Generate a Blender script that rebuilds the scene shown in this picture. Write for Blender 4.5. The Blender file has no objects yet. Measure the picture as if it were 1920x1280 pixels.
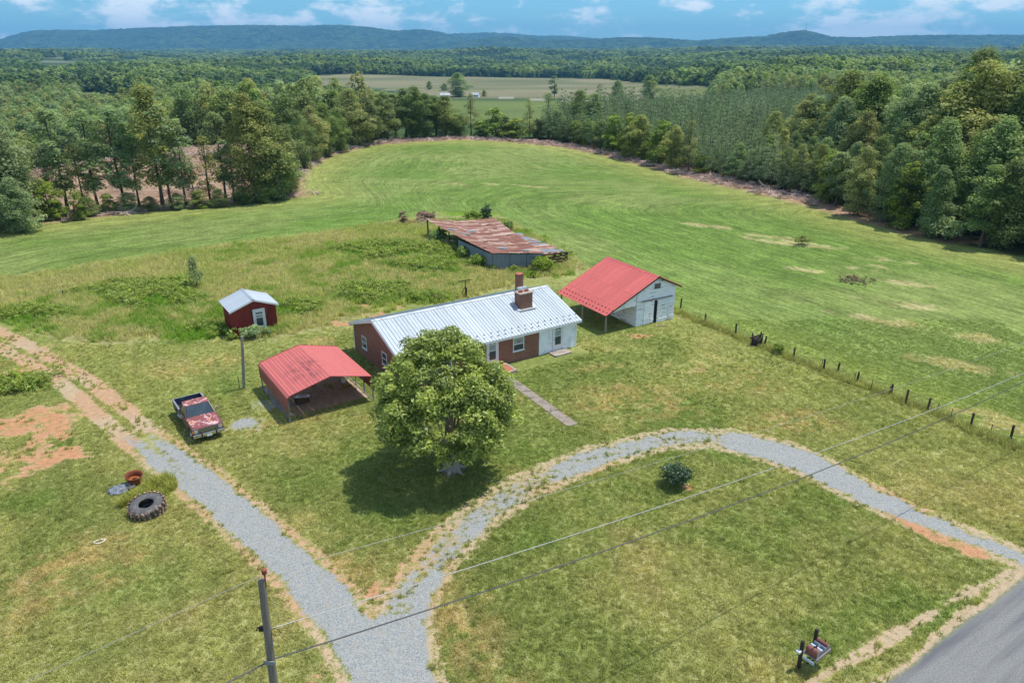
import bpy, bmesh, math, random
import numpy as np
from mathutils import Vector, Matrix

# ------------------------------------------------------------------ camera, sky, sun, exposure
SC = bpy.context.scene
COL = SC.collection
CAM_H, FPX, PITCH = 24.0, 1380.0, 0.37824
cd = bpy.data.cameras.new('camera'); cam = bpy.data.objects.new('camera', cd); COL.objects.link(cam)
cam.location = (0, 0, CAM_H); cam.rotation_euler = (math.pi/2 - PITCH, 0, 0)
cd.sensor_fit = 'HORIZONTAL'; cd.sensor_width = 36.0; cd.lens = FPX/1920*36.0
cd.clip_start = 0.5; cd.clip_end = 40000.0
SC.camera = cam
SUN_EL, SUN_AZ = math.radians(68), math.radians(67)       # azimuth from +Y towards +X
SUN_DIR = Vector((math.sin(SUN_AZ)*math.cos(SUN_EL), math.cos(SUN_AZ)*math.cos(SUN_EL), math.sin(SUN_EL)))
sd = bpy.data.lights.new('sun', 'SUN'); sun = bpy.data.objects.new('sun', sd); COL.objects.link(sun)
sd.energy = 4.6; sd.angle = math.radians(0.53); sd.color = (1.0, 0.95, 0.87)
sun.rotation_euler = SUN_DIR.to_track_quat('Z', 'Y').to_euler()
sun.location = (0, 0, 60)
SC.view_settings.view_transform = 'Standard'; SC.view_settings.look = 'None'
SC.view_settings.exposure = 0.0; SC.view_settings.gamma = 1.0
W = bpy.data.worlds.new('World'); SC.world = W; W.use_nodes = True
SC.cycles.max_bounces = 5; SC.cycles.diffuse_bounces = 4; SC.cycles.glossy_bounces = 2
SC.cycles.transmission_bounces = 2; SC.cycles.transparent_max_bounces = 6; SC.cycles.volume_bounces = 0
SC.cycles.use_denoising = True
SC.cycles.caustics_reflective = False; SC.cycles.caustics_refractive = False

class NT:
    """small node-tree helper"""
    def __init__(s, tree): s.t = tree; s.t.nodes.clear()
    def n(s, typ, ins=None, **props):
        nd = s.t.nodes.new(typ)
        for k, v in props.items(): setattr(nd, k, v)
        for k, v in (ins or {}).items(): s.set(nd.inputs[k], v)
        return nd
    def set(s, sock, v):
        if hasattr(v, 'outputs'): v = v.outputs[0]
        if isinstance(v, bpy.types.NodeSocket): s.t.links.new(v, sock)
        elif isinstance(v, (tuple, list)) and len(v) == 3 and sock.type == 'RGBA': sock.default_value = (*v, 1)
        else: sock.default_value = v
    def math(s, op, a, b=0.0, c=0.0, clamp=False):
        nd = s.t.nodes.new('ShaderNodeMath'); nd.operation = op; nd.use_clamp = clamp
        for i, v in enumerate((a, b, c)): s.set(nd.inputs[i], v)
        return nd.outputs[0]
    def mix(s, fac, a, b, blend='MIX'):
        nd = s.t.nodes.new('ShaderNodeMix'); nd.data_type = 'RGBA'; nd.blend_type = blend
        s.set(nd.inputs[0], fac); s.set(nd.inputs[6], a); s.set(nd.inputs[7], b)
        return nd.outputs[2]
    def ramp(s, v, lo, hi, a=0.0, b=1.0):
        nd = s.t.nodes.new('ShaderNodeMapRange'); nd.clamp = True; nd.interpolation_type = 'SMOOTHSTEP'
        for i, q in enumerate((v, lo, hi, a, b)): s.set(nd.inputs[i], q)
        return nd.outputs[0]
    def noise(s, vec, scale, detail=3.0, rough=0.55, dist=0.0):
        return s.n('ShaderNodeTexNoise', {'Vector': vec, 'Scale': scale, 'Detail': detail, 'Roughness': rough, 'Distortion': dist})

# world: Nishita sky with fair-weather clouds
w = NT(W.node_tree)
sky = w.n('ShaderNodeTexSky', sky_type='NISHITA', sun_disc=False, sun_elevation=SUN_EL, sun_rotation=SUN_AZ,
          altitude=300.0, air_density=1.0, dust_density=0.3, ozone_density=4.0)
tc = w.n('ShaderNodeTexCoord')
cv = w.n('ShaderNodeMapping', {'Vector': tc.outputs['Generated'], 'Scale': (1.0, 1.0, 2.4)})
cn = w.noise(cv, 15.0, 6.0, .6, .2); cn2 = w.noise(cv, 4.0, 3.0, .5)
cl = w.ramp(w.math('ADD', w.math('MULTIPLY', cn.outputs[0], .65), w.math('MULTIPLY', cn2.outputs[0], .5)), .55, .67, .0, .9)
tint = w.mix(1.0, sky, (0.50, 0.88, 1.12), 'MULTIPLY')
skyc = w.mix(cl, tint, (8.8, 9.3, 9.8))
bg = w.n('ShaderNodeBackground', {'Color': skyc, 'Strength': 0.132})
w.n('ShaderNodeOutputWorld', {'Surface': bg})

# ------------------------------------------------------------------ pixel of the photograph -> point on the ground
CT, ST = math.cos(PITCH), math.sin(PITCH)
def G(px, py, z=0.0):
    u, v = (px - 960)/FPX, (py - 640)/FPX
    d = (u, CT - v*ST, -(ST + v*CT))
    t = (CAM_H - z)/-d[2]
    return Vector((d[0]*t, d[1]*t, z))
def GP(pts, z=0.0): return np.array([[*G(a, b, z).xy] for a, b in pts])
def top_z(p, py):                                          # height at plan point p that shows at image row py
    v = (py - 640)/FPX
    t = p.y/(CT - v*ST)
    return CAM_H - t*(ST + v*CT)
def metres(p, px): return px*(p.y*CT + (CAM_H - p.z)*ST)/FPX

# ------------------------------------------------------------------ numpy helpers
def sstep(a, b, x):
    t = np.clip((x - a)/(b - a), 0, 1); return t*t*(3 - 2*t)
def _hash(i, j, s):
    n = (i*374761393 + j*668265263 + s*974634777) & 0xffffffff
    n = ((n ^ (n >> 13))*1274126177) & 0xffffffff
    return ((n ^ (n >> 16)) & 0xffffff)/float(0xffffff)
def vnoise(x, y, seed=0):
    xi, yi = np.floor(x).astype(np.int64), np.floor(y).astype(np.int64)
    fx, fy = x - xi, y - yi
    fx, fy = fx*fx*(3 - 2*fx), fy*fy*(3 - 2*fy)
    a, b = _hash(xi, yi, seed), _hash(xi + 1, yi, seed)
    c, d = _hash(xi, yi + 1, seed), _hash(xi + 1, yi + 1, seed)
    return (a*(1 - fx) + b*fx)*(1 - fy) + (c*(1 - fx) + d*fx)*fy
def fbm(x, y, oct=4, seed=0):
    s = 0; amp = 0.5; tot = 0
    for o in range(oct):
        s = s + amp*vnoise(x*2**o + 17.3*o, y*2**o - 9.1*o, seed + o); tot += amp; amp *= 0.5
    return s/tot
def inside(x, y, poly):
    r = np.zeros(x.shape, bool); n = len(poly)
    for i in range(n):
        x1, y1 = poly[i]; x2, y2 = poly[(i + 1) % n]
        c = (y1 > y) != (y2 > y)
        with np.errstate(divide='ignore', invalid='ignore'):
            r ^= c & (x < (x2 - x1)*(y - y1)/((y2 - y1) if y2 != y1 else 1e-9) + x1)
    return r
def dist_line(x, y, pts, closed=False):
    d = np.full(x.shape, 1e9); n = len(pts)
    for i in range(n if closed else n - 1):
        a = pts[i]; b = pts[(i + 1) % n]; ab = b - a; L = ab@ab + 1e-12
        t = np.clip(((x - a[0])*ab[0] + (y - a[1])*ab[1])/L, 0, 1)
        d = np.minimum(d, np.hypot(x - a[0] - t*ab[0], y - a[1] - t*ab[1]))
    return d
def sdf(x, y, poly, reach=1e9):                             # positive inside
    lo, hi = poly.min(0) - reach, poly.max(0) + reach
    out = np.full(x.shape, -1e3)
    m = (x > lo[0]) & (x < hi[0]) & (y > lo[1]) & (y < hi[1])
    if m.any():
        d = dist_line(x[m], y[m], poly, True); out[m] = np.where(inside(x[m], y[m], poly), d, -d)
    return out
def lin(r, g, b, k=1.0):
    return np.array([k*((c/255 + 0.055)/1.055)**2.4 for c in (r, g, b)])

# ------------------------------------------------------------------ plan of the land
FIELD = GP([(-250, 470), (0, 425), (200, 404), (480, 374), (572, 368), (556, 345), (570, 318), (620, 292), (690, 272), (780, 265), (870, 262), (960, 266),
            (1050, 275), (1130, 290), (1215, 312), (1300, 336), (1400, 357), (1500, 381), (1600, 409), (1700, 437), (1800, 458), (1920, 483), (2150, 530), (2500, 640)])
FIELD = np.vstack([FIELD, [[95, 10], [-120, 10], [-125, 70]]])
DRIVE = GP([(700, 1480), (650, 1290), (600, 1195), (540, 1115), (470, 1040), (400, 975), (330, 915), (270, 865), (222, 822), (275, 795), (330, 830), (400, 878), (470, 935),
            (540, 995), (610, 1055), (660, 1105), (697, 1158), (735, 1140), (795, 1140), (802, 1200), (828, 1290), (900, 1480)])
LOOP = GP([(690, 1165), (725, 1105), (780, 1032), (865, 957), (960, 895), (1100, 840), (1250, 806), (1370, 806), (1480, 829), (1560, 864), (1640, 912), (1740, 960), (1850, 1003), (2050, 1085),
           (2010, 1120), (1900, 1056), (1800, 1025), (1700, 984), (1600, 938), (1500, 888), (1400, 852), (1330, 838), (1250, 840), (1110, 882), (1010, 927), (920, 988), (850, 1062), (815, 1115), (800, 1170), (740, 1190)])
RUT1 = GP([(245, 832), (205, 795), (165, 762), (120, 722), (60, 684), (0, 652), (-80, 615)])
RUT2 = GP([(280, 805), (235, 767), (195, 735), (150, 702), (90, 668), (20, 630), (-60, 592)])
MEADOW = GP([(-150, 560), (0, 522), (200, 490), (400, 462), (600, 435), (760, 412), (800, 398), (930, 396), (965, 420), (1010, 440), (1080, 482), (1105, 505), (1060, 520), (990, 522), (900, 560),
             (800, 572), (720, 585), (655, 603), (625, 612), (560, 628), (520, 640), (400, 634), (300, 640), (190, 648), (120, 640), (60, 625), (0, 603), (-150, 570)])
FENCE = GP([(1262, 582), (1322, 606), (1420, 645), (1487, 672), (1600, 717), (1739, 768), (1820, 804), (1890, 832), (2000, 880), (2140, 945)])
EDIR = np.array([0.838, 0.546]); NRM = np.array([-0.546, 0.838])       # along the road, away from it
ROAD_N = float(np.dot(NRM, [15.21, 22.73]))
VERGE = GP([(1500, 1292), (1600, 1232), (1700, 1178), (1800, 1118), (1920, 1058), (2000, 1020)])
PATH = GP([(930, 701), (952, 701), (1084, 795), (1064, 800)])
CLAY = [(60, 795, 3.4, 2.0), (20, 850, 2.8, 2.2), (105, 860, 2.0, 1.4), (20, 700, 1.6, .8), (120, 815, 1.0, .7), (45, 900, 1.5, .9), (100, 650, 1.2, .6),
        (250, 575, .7, .3), (285, 552, .5, .3), (325, 556, .5, .3), (205, 596, .8, .4), (640, 605, 1.4, .7), (700, 590, 1.3, .6), (680, 575, 1., .5), (760, 575, 1.2, .4), (600, 1255, 1.0, .8), (690, 1130, .5, .9),
        (1290, 913, .45, .2), (1185, 630, 2.0, .4)]
STRAW = [(1480, 455, 5.5, .9), (1440, 443, 3, .6), (1510, 506, 2.0, .5), (1330, 424, 4.0, .6), (1660, 487, 3, .6), (1625, 505, 2, .5), (1690, 530, 2.5, .6), (1695, 570, 3.2, .7), (1660, 602, 4.0, .7), (1715, 610, 1.5, .5),
         (1800, 685, 3.4, .7), (1850, 692, 2.2, .5), (1860, 785, 2.2, .8), (1900, 800, 2.5, .8), (1820, 630, 2, .8), (1640, 500, 1.4, .5), (920, 345, 2, .5), (990, 349, 4, .5), (860, 345, 2, .5), (1400, 650, 0.01, .01)]
TAN = [(1180, 735, 3.2, 1.1), (1130, 760, 2.0, .9), (1230, 760, 3.0, 1.3), (1300, 690, 2.5, 1.), (1120, 690, 1.5, .8), (1400, 720, 3, 1), (1480, 790, 2.6, .9), (600, 640, 1.2, .6), (330, 690, 2.5, .8), (400, 680, 2, .7), (640, 1060, 1.6, 1.2), (880, 1230, 1.5, 2.0), (100, 1080, 3, 1.5), (500, 800, 2.5, .4)]
GREENS = [(300, 1080, 2.6, 1.3), (200, 1110, 1.8, .9), (640, 870, 3.0, 2.4), (540, 880, 1.6, 1.2), (1160, 850, 1.0, 1.0), (1180, 930, 4.0, 1.8), (1320, 870, 4, 1.5), (1050, 1020, 2.5, 1.6), (1500, 950, 4, 1.2), (1700, 1150, 4, 1.3), (1560, 1200, 3, 1.), (1250, 780, 3.5, 1.2), (1300, 760, 2, 1), (430, 720, 2.2, 1.4), (320, 640, 2.0, .8),
          (1380, 1000, 3, 1.4), (980, 840, 2.5, 1.2), (700, 1000, 2.5, 1.6), (60, 940, 1.8, .8), (110, 840, .9, .5)]
LUSH = [(700, 550, 3.6, 2.2), (790, 560, 2.5, 1.0), (850, 470, 4, 2), (800, 500, 3.2, 1.6), (250, 545, 5, 1.6), (300, 565, 4, 1.5), (330, 535, 2.5, 1.2), (420, 620, 4, 1.2), (560, 580, 2.5, 1.2), (30, 720, 2.6, 1.3), (60, 590, 4, 1.2), (720, 470, 6, 2.5), (880, 400, 6, 1.5)]
def land(x, y):
    e = np.sqrt((x/90.0)**2 + ((y - 60)/165.0)**2)
    q = x/np.maximum(y, 1.0)
    z = -(21.0 - 14.0*sstep(.10, .36, q))*sstep(1.08, 2.6, e)
    r = np.hypot(x, y)
    z = z + sstep(1150, 2600, r)*(fbm(x/800, y/800, 3, 5)*46 - 19) + sstep(2400, 5200, r)*16
    flat = sstep(.42, .30, abs(q + .02))*sstep(1500, 1250, r)
    z = z + sstep(420, 1000, r)*(1 - flat)*(fbm(x/430, y/430, 3, 15) - .5)*34
    z = z + 0.25*(fbm(x/14, y/14, 2, 9) - 0.5)*sstep(75, 130, y)
    return z
def landz(x, y): return float(land(np.array([x], float), np.array([y], float))[0])

def GT(px, py):                                            # the same on the rolling land
    z = -15.0
    for _ in range(25):
        p = G(px, py, z); z = .5*z + .5*landz(p.x, p.y)
    p.z = z; return p
def GTP(pts): return np.array([[*GT(a, b).xy] for a, b in pts])

FIELDS_FAR = [  # cropland and pasture in the valley, on its floor
    (GTP([(560, 143), (640, 139), (830, 144), (1080, 146), (1335, 162), (1335, 180), (1200, 186), (1060, 187), (930, 186), (850, 186), (800, 178), (690, 165), (600, 160)]), lin(176, 170, 132, .62)),
    (GTP([(840, 190), (1060, 190), (1130, 200), (1100, 240), (860, 240), (800, 215)]), lin(140, 158, 88, .62)),
    (GTP([(1200, 168), (1345, 164), (1345, 182), (1230, 186)]), lin(150, 160, 100, .62)),
    (GTP([(110, 163), (150, 158), (262, 166), (262, 172), (150, 169)]), lin(170, 175, 120, .62)),
    (GTP([(62, 113), (150, 107), (160, 109), (120, 119), (90, 120)]), lin(185, 180, 140, .62)),
    (GTP([(222, 107), (262, 105), (262, 108), (230, 110)]), lin(180, 180, 135, .62)),
]
CLEARCUT = GP([(-60, 400), (80, 405), (560, 366), (556, 345), (570, 318), (640, 285), (600, 270), (420, 262), (200, 240), (60, 225), (-60, 225)])
PINES = np.array([(4, 223), (20, 194), (40, 152), (52, 126), (78, 150), (120, 250), (215, 470), (80, 480), (42, 330), (14, 250)], float)

def ell(x, y, spots, soft=0.5, angle=0.0, wob=.9):
    out = np.zeros(x.shape)
    ca, sa = math.cos(angle), math.sin(angle)
    for px, py, rx, ry in spots:
        c = G(px, py); m = (abs(x - c.x) < rx*2.2) & (abs(y - c.y) < rx*2.2 + ry)
        if not m.any(): continue
        dx, dy = x[m] - c.x, y[m] - c.y
        dx, dy = dx*ca + dy*sa, -dx*sa + dy*ca
        q = np.sqrt((dx/rx)**2 + (dy/(ry*1.6))**2) + (fbm(x[m]/.9, y[m]/.9, 2, 88) - .5)*wob
        out[m] = np.maximum(out[m], 1 - sstep(1 - soft, 1 + soft, q))
    return out

def ground(x, y):
    """albedo, masks and class of the ground at plan points"""
    n = x.shape[0]
    n20, n6, n2 = fbm(x/22, y/22, 3, 1), fbm(x/6, y/6, 3, 2), fbm(x/1.7, y/1.7, 3, 3)
    n60 = fbm(x/55, y/55, 3, 4)
    fld = sdf(x, y, FIELD, 60)
    mea = sdf(x, y, MEADOW, 20)
    cls = np.zeros(n, np.int8)                              # 0 lawn 1 hayfield 2 meadow 3 gravel 4 track 5 road 6 terrain 7 cropland
    hay = np.zeros(n)
    fen = np.zeros(n, bool)
    # beyond the fence line or above the meadow
    fpoly = np.vstack([FENCE, [[90, 20], [110, 230], [-140, 230], [-140, 60]], GP([(-300, 600), (0, 522), (200, 490), (400, 462), (600, 435), (760, 412), (800, 398), (930, 396), (965, 420), (1010, 440), (1080, 482), (1110, 508), (1200, 530)])])
    fen = inside(x, y, fpoly)
    def V(c): return np.tile(c, (n, 1))
    lawn = V(lin(142, 149, 86)); 
    t = sstep(.38, .62, n6*.55 + n20*.45)[:, None]
    lawn = lawn*(1 - t) + lin(166, 164, 104)*t
    t = sstep(.56, .72, n2*.5 + n6*.5)[:, None]*.55
    lawn = lawn*(1 - t*.8) + lin(184, 168, 118)*t*.8
    g = ell(x, y, GREENS, .6)[:, None]*(.35 + .65*sstep(.3, .6, n2))[:, None]
    lawn = lawn*(1 - g*.6) + lin(122, 143, 70)*g*.6
    g = ell(x, y, TAN, .8, .3, 1.6)[:, None]*sstep(.38, .62, n2*.3 + fbm(x/.55, y/.55, 2, 94)*.7)[:, None]
    lawn = lawn*(1 - g*.8) + lin(192, 170, 122)*g*.8
    rw = (x*.85 + y*.53 + (fbm(x/9, y/9, 2, 96) - .5)*1.2)*2*math.pi/1.9
    lawn = lawn*(1 + .055*np.sin(rw)*sstep(.3, .6, n20))[:, None]
    # the far half of the yard is greener
    t = (sstep(38, 56, y)*.55)[:, None]
    lawn = lawn*(1 - t) + lawn*np.array([.86, .97, .80])*t
    hayc = V(lin(113, 139, 66))
    t = sstep(.35, .65, n20*.6 + n6*.4)[:, None]
    hayc = hayc*(1 - t) + lin(134, 149, 84)*t
    t = (sstep(14, 1.5, fld)*.8)[:, None]
    hayc = hayc*(1 - t) + lin(158, 162, 92)*t
    t = ((1 - sstep(0, 9, dist_line(x, y, FENCE)))*.5)[:, None]
    hayc = hayc*(1 - t) + lin(166, 172, 92)*t
    bright = (np.exp(-(((x - 16)/9)**2 + ((y - 74)/16)**2)) + np.exp(-(((x + 8)/30)**2 + ((y - 112)/12)**2))*.8)[:, None]
    hayc = hayc*(1 - bright*.45) + lin(108, 146, 62)*bright*.45
    s = ell(x, y, STRAW, .35, -.5, 1.3)[:, None]*sstep(.25, .5, n2)[:, None]
    hayc = hayc*(1 - s*.6) + lin(204, 186, 140)*s*.6
    meac = V(lin(156, 161, 96))
    t = sstep(.34, .56, n6*.6 + n20*.4)[:, None]; meac = meac*(1 - t) + lin(170, 165, 116)*t
    t = sstep(.55, .7, n2*.5 + n20*.5)[:, None]; meac = meac*(1 - t) + lin(124, 146, 62)*t
    l = ell(x, y, LUSH, .5)[:, None]; meac = meac*(1 - l) + lin(112, 146, 48)*l
    wood = V(lin(84, 92, 52))
    wood = wood*(.7 + .6*n6)[:, None]
    col = lawn
    fm = sstep(-.3, .5, np.where(fen, 1.0, -1.0)*1.0)[:, None]
    col = np.where(fen[:, None], hayc, col); hay[fen] = 1; cls[fen] = 1
    mm = sstep(-.7, .7, mea + (n2 - .5)*3)[:, None]
    col = col*(1 - mm) + meac*mm; cls[mea > 0] = 2; hay *= 1 - mm[:, 0]
    # rough strip under the fence
    fs = (1 - sstep(.2, 1.1, dist_line(x, y, FENCE) + (n2 - .5)))[:, None]
    col = col*(1 - fs) + lin(156, 156, 98)*fs
    out = 1 - sstep(-1.5, .8, fld + (n2 - .5)*2)
    band = (1 - sstep(2.5, 6.0, abs(fld + 3.5)))*sstep(.2, .5, n2)*(y > 95)
    cc = sstep(-4, 4, sdf(x, y, CLEARCUT, 40) + (n20 - .5)*20)
    col = col*(1 - out[:, None]) + wood*out[:, None]
    col = col*(1 - cc[:, None]*out[:, None]) + (lin(178, 148, 124)*(.6 + .7*n6[:, None]))*cc[:, None]*out[:, None]
    col = col*(1 - band[:, None]*.95) + lin(188, 152, 130)*band[:, None]*.95
    gr = inside(x, y, GP([(30, 262), (45, 236), (110, 236), (110, 262)], -4.0)) if n else None
    col[gr] = lin(206, 142, 108)
    hay *= 1 - out; cls[(fld < 0) & ((y > 70) | (abs(x) > 60))] = 6
    r = np.hypot(x, y)
    far = fld < -12
    if far.any():
        fc = np.tile(lin(70, 92, 52), (far.sum(), 1))*(.75 + .5*fbm(x[far]/30, y[far]/30, 3, 8))[:, None]
        col[far] = np.where(cc[far][:, None] > .3, col[far], fc)
        for i, (poly, c) in enumerate(FIELDS_FAR):
            m = far & inside(x, y, poly)
            if m.any():
                v = fbm(x[m]/60, y[m]/25, 3, 30 + i)
                cx = c*(.8 + .4*v)[:, None]
                if i == 0:
                    st = sstep(.52, .6, fbm(x[m]/260 + 3, y[m]/45, 2, 44))[:, None]
                    cx = cx*(1 - st*.6) + lin(120, 138, 88, .6)*st*.6
                col[m] = cx; cls[m] = 7
        road = GTP([(760, 183), (935, 183), (1062, 190), (1100, 190)])
        m = far & (dist_line(x, y, road) < 5); col[m] = lin(200, 195, 180, .7)
    gravel = np.zeros(n); dirt = np.zeros(n); asph = np.zeros(n); red = np.zeros(n)
    near = (y < 75) & (abs(x) < 60)
    X, Y = x[near], y[near]
    if near.any():
        k6, k2 = n6[near], n2[near]
        d1 = sdf(X, Y, DRIVE, 6); d2 = sdf(X, Y, LOOP, 6)
        g1 = sstep(-.35, .7, d1 + (k2 - .5)*.5)*(1 - .45*np.exp(-((d1 - 1.7)/.35)**2)*(Y > 28)*sstep(.35, .6, k2))
        dens = .76 + .22*sstep(2, 14, X) + .25*(1 - sstep(26, 31, Y))*(X < 5)
        g2 = sstep(-.3, 1.0, d2 + (k2 - .5)*.8)*dens*(.75 + .5*k2)
        cen = dist_line(X, Y, GP([(240, 797), (300, 850), (360, 900), (430, 955), (500, 1010), (580, 1090)]))
        g1 = g1*(1 - np.exp(-(cen/.6)**2)*(.18 + .36*sstep(33, 43, Y)))
        fade = sstep(40.5, 46.0, Y + (k2 - .5)*2)*(X < -14)
        g1 = g1*(1 - .7*fade)
        mid2 = np.exp(-((d2 - 1.15)/.4)**2)*(X < 16)
        g2 = g2*(1 - .35*mid2)
        cpx, cpy = X + 15.301, Y - 45.136; cu, cv_ = cpx*math.cos(.583) + cpy*math.sin(.583), -cpx*math.sin(.583) + cpy*math.cos(.583)
        under = sstep(-.3, .3, cu)*sstep(6.6, 6.0, cu)*sstep(.1, 1.6, cv_)*sstep(7.0, 6.6, cv_)
        gg = np.maximum(g1, g2)
        gg = np.maximum(gg, ell(X, Y, [(462, 795, 1.1, .8)], .6, 0, 1.2)*.72)
        gg = np.maximum(gg, ell(X, Y, [(500, 760, 1.4, .7)], .6)*.5)
        dd = np.maximum((1 - sstep(.05, 1.15, -d1))*(d1 < .3), (1 - sstep(.05, .95, -d2)))*.56
        dd = np.maximum(dd, sstep(-.2, .5, d2)*.44)
        rut = np.minimum(dist_line(X, Y, RUT1), dist_line(X, Y, RUT2))
        ru = (1 - sstep(.35, 1.0, rut + (k2 - .5)*.5))*sstep(-17, -19, X)
        dd = np.maximum(dd, ru*.80); dd = np.maximum(dd, under*.9); dd = np.maximum(dd, fade*sstep(0, .3, d1)*(.62 + .2*k2)*(1 - .5*np.exp(-(cen/.5)**2)))
        mid = (1 - sstep(.2, .6, abs(dist_line(X, Y, RUT1) - dist_line(X, Y, RUT2))))*0
        cl = ell(X, Y, CLAY, .6)*sstep(.25, .55, k6*.3 + k2*.7)
        cl = np.maximum(cl, (1 - sstep(.1, .55, dist_line(X, Y, GP([(1640, 944), (1700, 980), (1760, 1012), (1840, 1040)])) + (k2 - .5)*.8))*.95)
        dd = np.maximum(dd, cl*(.42 + .55*fbm(X/.7, Y/.7, 2, 93)))
        # road and its verge
        nn = ROAD_N - (X*NRM[0] + Y*NRM[1])
        aa = sstep(-.12, .12, nn + (k2 - .5)*.25)*sstep(6.9, 6.6, nn)
        ve = 1 - sstep(.08, .55, dist_line(X, Y, VERGE) + (k2 - .5)*.6)
        sh = sstep(-.75, -.15, nn + (k2 - .5)*.8)*sstep(8.0, 7.4, nn)
        dd = np.maximum(dd, np.maximum(ve*.72, sh*.75))
        # bare, shaded earth under the big tree
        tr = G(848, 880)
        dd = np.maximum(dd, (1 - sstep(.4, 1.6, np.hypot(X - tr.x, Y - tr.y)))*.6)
        gravel[near] = gg*(1 - aa); dirt[near] = dd*(1 - aa); asph[near] = aa
        red[near] = (1 - under)*np.clip(np.maximum(cl, sstep(.45, .7, k6)*.5*(1 - ve)*(1 - sh)), 0, 1)
        cn_ = cls[near]
        cn_[ru > .4] = 4; cn_[d1 > 0] = 3; cn_[d2 > 0] = 3; cn_[(nn > 0) & (nn < 6.7)] = 5
        cls[near] = cn_
    return col, np.stack([gravel, dirt, asph, red], 1), hay, cls, fld, mea

# ------------------------------------------------------------------ materials
MATS = {}
def new_mat(name):
    m = bpy.data.materials.new(name); m.use_nodes = True; MATS[name] = m
    return m, NT(m.node_tree)
def finish(t, bsdf, disp=None):
    t.n('ShaderNodeOutputMaterial', {'Surface': bsdf.outputs[0]})
def bump(t, h, strength=0.5, dist=0.02):
    return t.n('ShaderNodeBump', {'Height': h, 'Strength': strength, 'Distance': dist})
def simple(name, c, rough=0.6, metal=0.0, var=0.18, scale=6.0, dirt=None, dirt_amt=0.0, spec=0.4, bumpd=0.0, stretch=None, rnd=.1):
    """painted or bare surface with tone variation and dirt"""
    m, t = new_mat(name)
    tcn = t.n('ShaderNodeTexCoord')
    vec = tcn.outputs['Object']
    if stretch: vec = t.n('ShaderNodeMapping', {'Vector': vec, 'Scale': stretch}).outputs[0]
    n1 = t.noise(vec, scale, 5.0, .6); n2 = t.noise(vec, scale*7, 3.0, .6)
    oi = t.n('ShaderNodeObjectInfo')
    f = t.math('ADD', t.math('MULTIPLY', n1.outputs[0], .65), t.math('MULTIPLY', n2.outputs[0], .35))
    v = t.ramp(f, .3, .7, 1 - var, 1 + var)
    v = t.math('MULTIPLY', v, t.math('ADD', 1 - rnd/2, t.math('MULTIPLY', oi.outputs['Random'], rnd)))
    hsv = t.n('ShaderNodeHueSaturation', {'Color': (*c, 1), 'Value': v})
    colr = hsv.outputs[0]
    if dirt is not None:
        n3 = t.noise(vec, scale*.8, 6.0, .65, .6)
        colr = t.mix(t.ramp(n3.outputs[0], .62 - dirt_amt*.35, .72 - dirt_amt*.2), colr, (*dirt, 1))
    ins = {'Base Color': colr, 'Roughness': rough, 'Metallic': metal, 'Specular IOR Level': spec}
    b = t.n('ShaderNodeBsdfPrincipled', ins)
    if bumpd: t.set(b.inputs['Normal'], bump(t, f, .6, bumpd))
    finish(t, b); return m

# ground
m, t = new_mat('ground')
geo = t.n('ShaderNodeNewGeometry'); pos = geo.outputs['Position']
ac = t.n('ShaderNodeAttribute', attribute_name='col'); am = t.n('ShaderNodeAttribute', attribute_name='mask')
arow = t.n('ShaderNodeAttribute', attribute_name='row'); ahay = t.n('ShaderNodeAttribute', attribute_name='hay')
ms = t.n('ShaderNodeSeparateColor', {0: am.outputs['Color']})
n1 = t.noise(pos, 2.6, 5.0, .62); n2 = t.noise(pos, 11.0, 4.0, .6); n3 = t.noise(pos, .33, 4.0, .6)
gfine = t.math('ADD', t.math('MULTIPLY', n1.outputs[0], .5), t.math('MULTIPLY', n2.outputs[0], .5))
val = t.math('MULTIPLY', t.ramp(gfine, .33, .68, .60, 1.42), t.ramp(n3.outputs[0], .3, .7, .84, 1.12))
# mowing rows: fine streaks that follow the rim of the field
sx = t.n('ShaderNodeSeparateXYZ', {0: pos})
rv = t.n('ShaderNodeCombineXYZ', {0: arow.outputs['Fac'], 1: t.math('MULTIPLY', sx.outputs[0], .05), 2: t.math('MULTIPLY', sx.outputs[1], .05)})
rn = t.noise(rv, 1.05, 4.0, .62, .25); rn2 = t.noise(rv, .28, 2.0, .5, .4)
rv3 = t.n('ShaderNodeCombineXYZ', {0: arow.outputs['Fac'], 1: t.math('MULTIPLY', sx.outputs[0], .22), 2: t.math('MULTIPLY', sx.outputs[1], .22)})
rn3 = t.noise(rv3, 1.9, 3.0, .65, .3)
streak3 = t.ramp(rn3.outputs[0], .33, .67, .80, 1.18)
streak = t.ramp(t.math('ADD', t.math('MULTIPLY', rn.outputs[0], .7), t.math('MULTIPLY', rn2.outputs[0], .3)), .32, .68, .80, 1.20)
streak = t.math('ADD', 1.0, t.math('MULTIPLY', ahay.outputs['Fac'], t.math('SUBTRACT', t.math('MULTIPLY', streak, streak3), 1.0)))
val = t.math('MULTIPLY', val, streak)
gcol = t.n('ShaderNodeHueSaturation', {'Color': ac.outputs['Color'], 'Value': val, 'Saturation': t.ramp(n1.outputs[0], .3, .7, 1.12, .9)}).outputs[0]
strawf = t.ramp(t.math('ADD', t.math('MULTIPLY', n1.outputs[0], .6), t.math('MULTIPLY', n3.outputs[0], .4)), .56, .70, 0.0, .5)
gcol = t.mix(strawf, gcol, tuple(lin(186, 170, 118, .8)))
vo = t.n('ShaderNodeTexVoronoi', {'Vector': pos, 'Scale': 22.0, 'Randomness': 1.0})
vg = t.n('ShaderNodeSeparateColor', {0: vo.outputs['Color']})
grav = t.mix(t.math('MULTIPLY', vg.outputs[0], 1.0), tuple(lin(150, 156, 160, .80)), tuple(lin(206, 208, 208, .80)))
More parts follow.
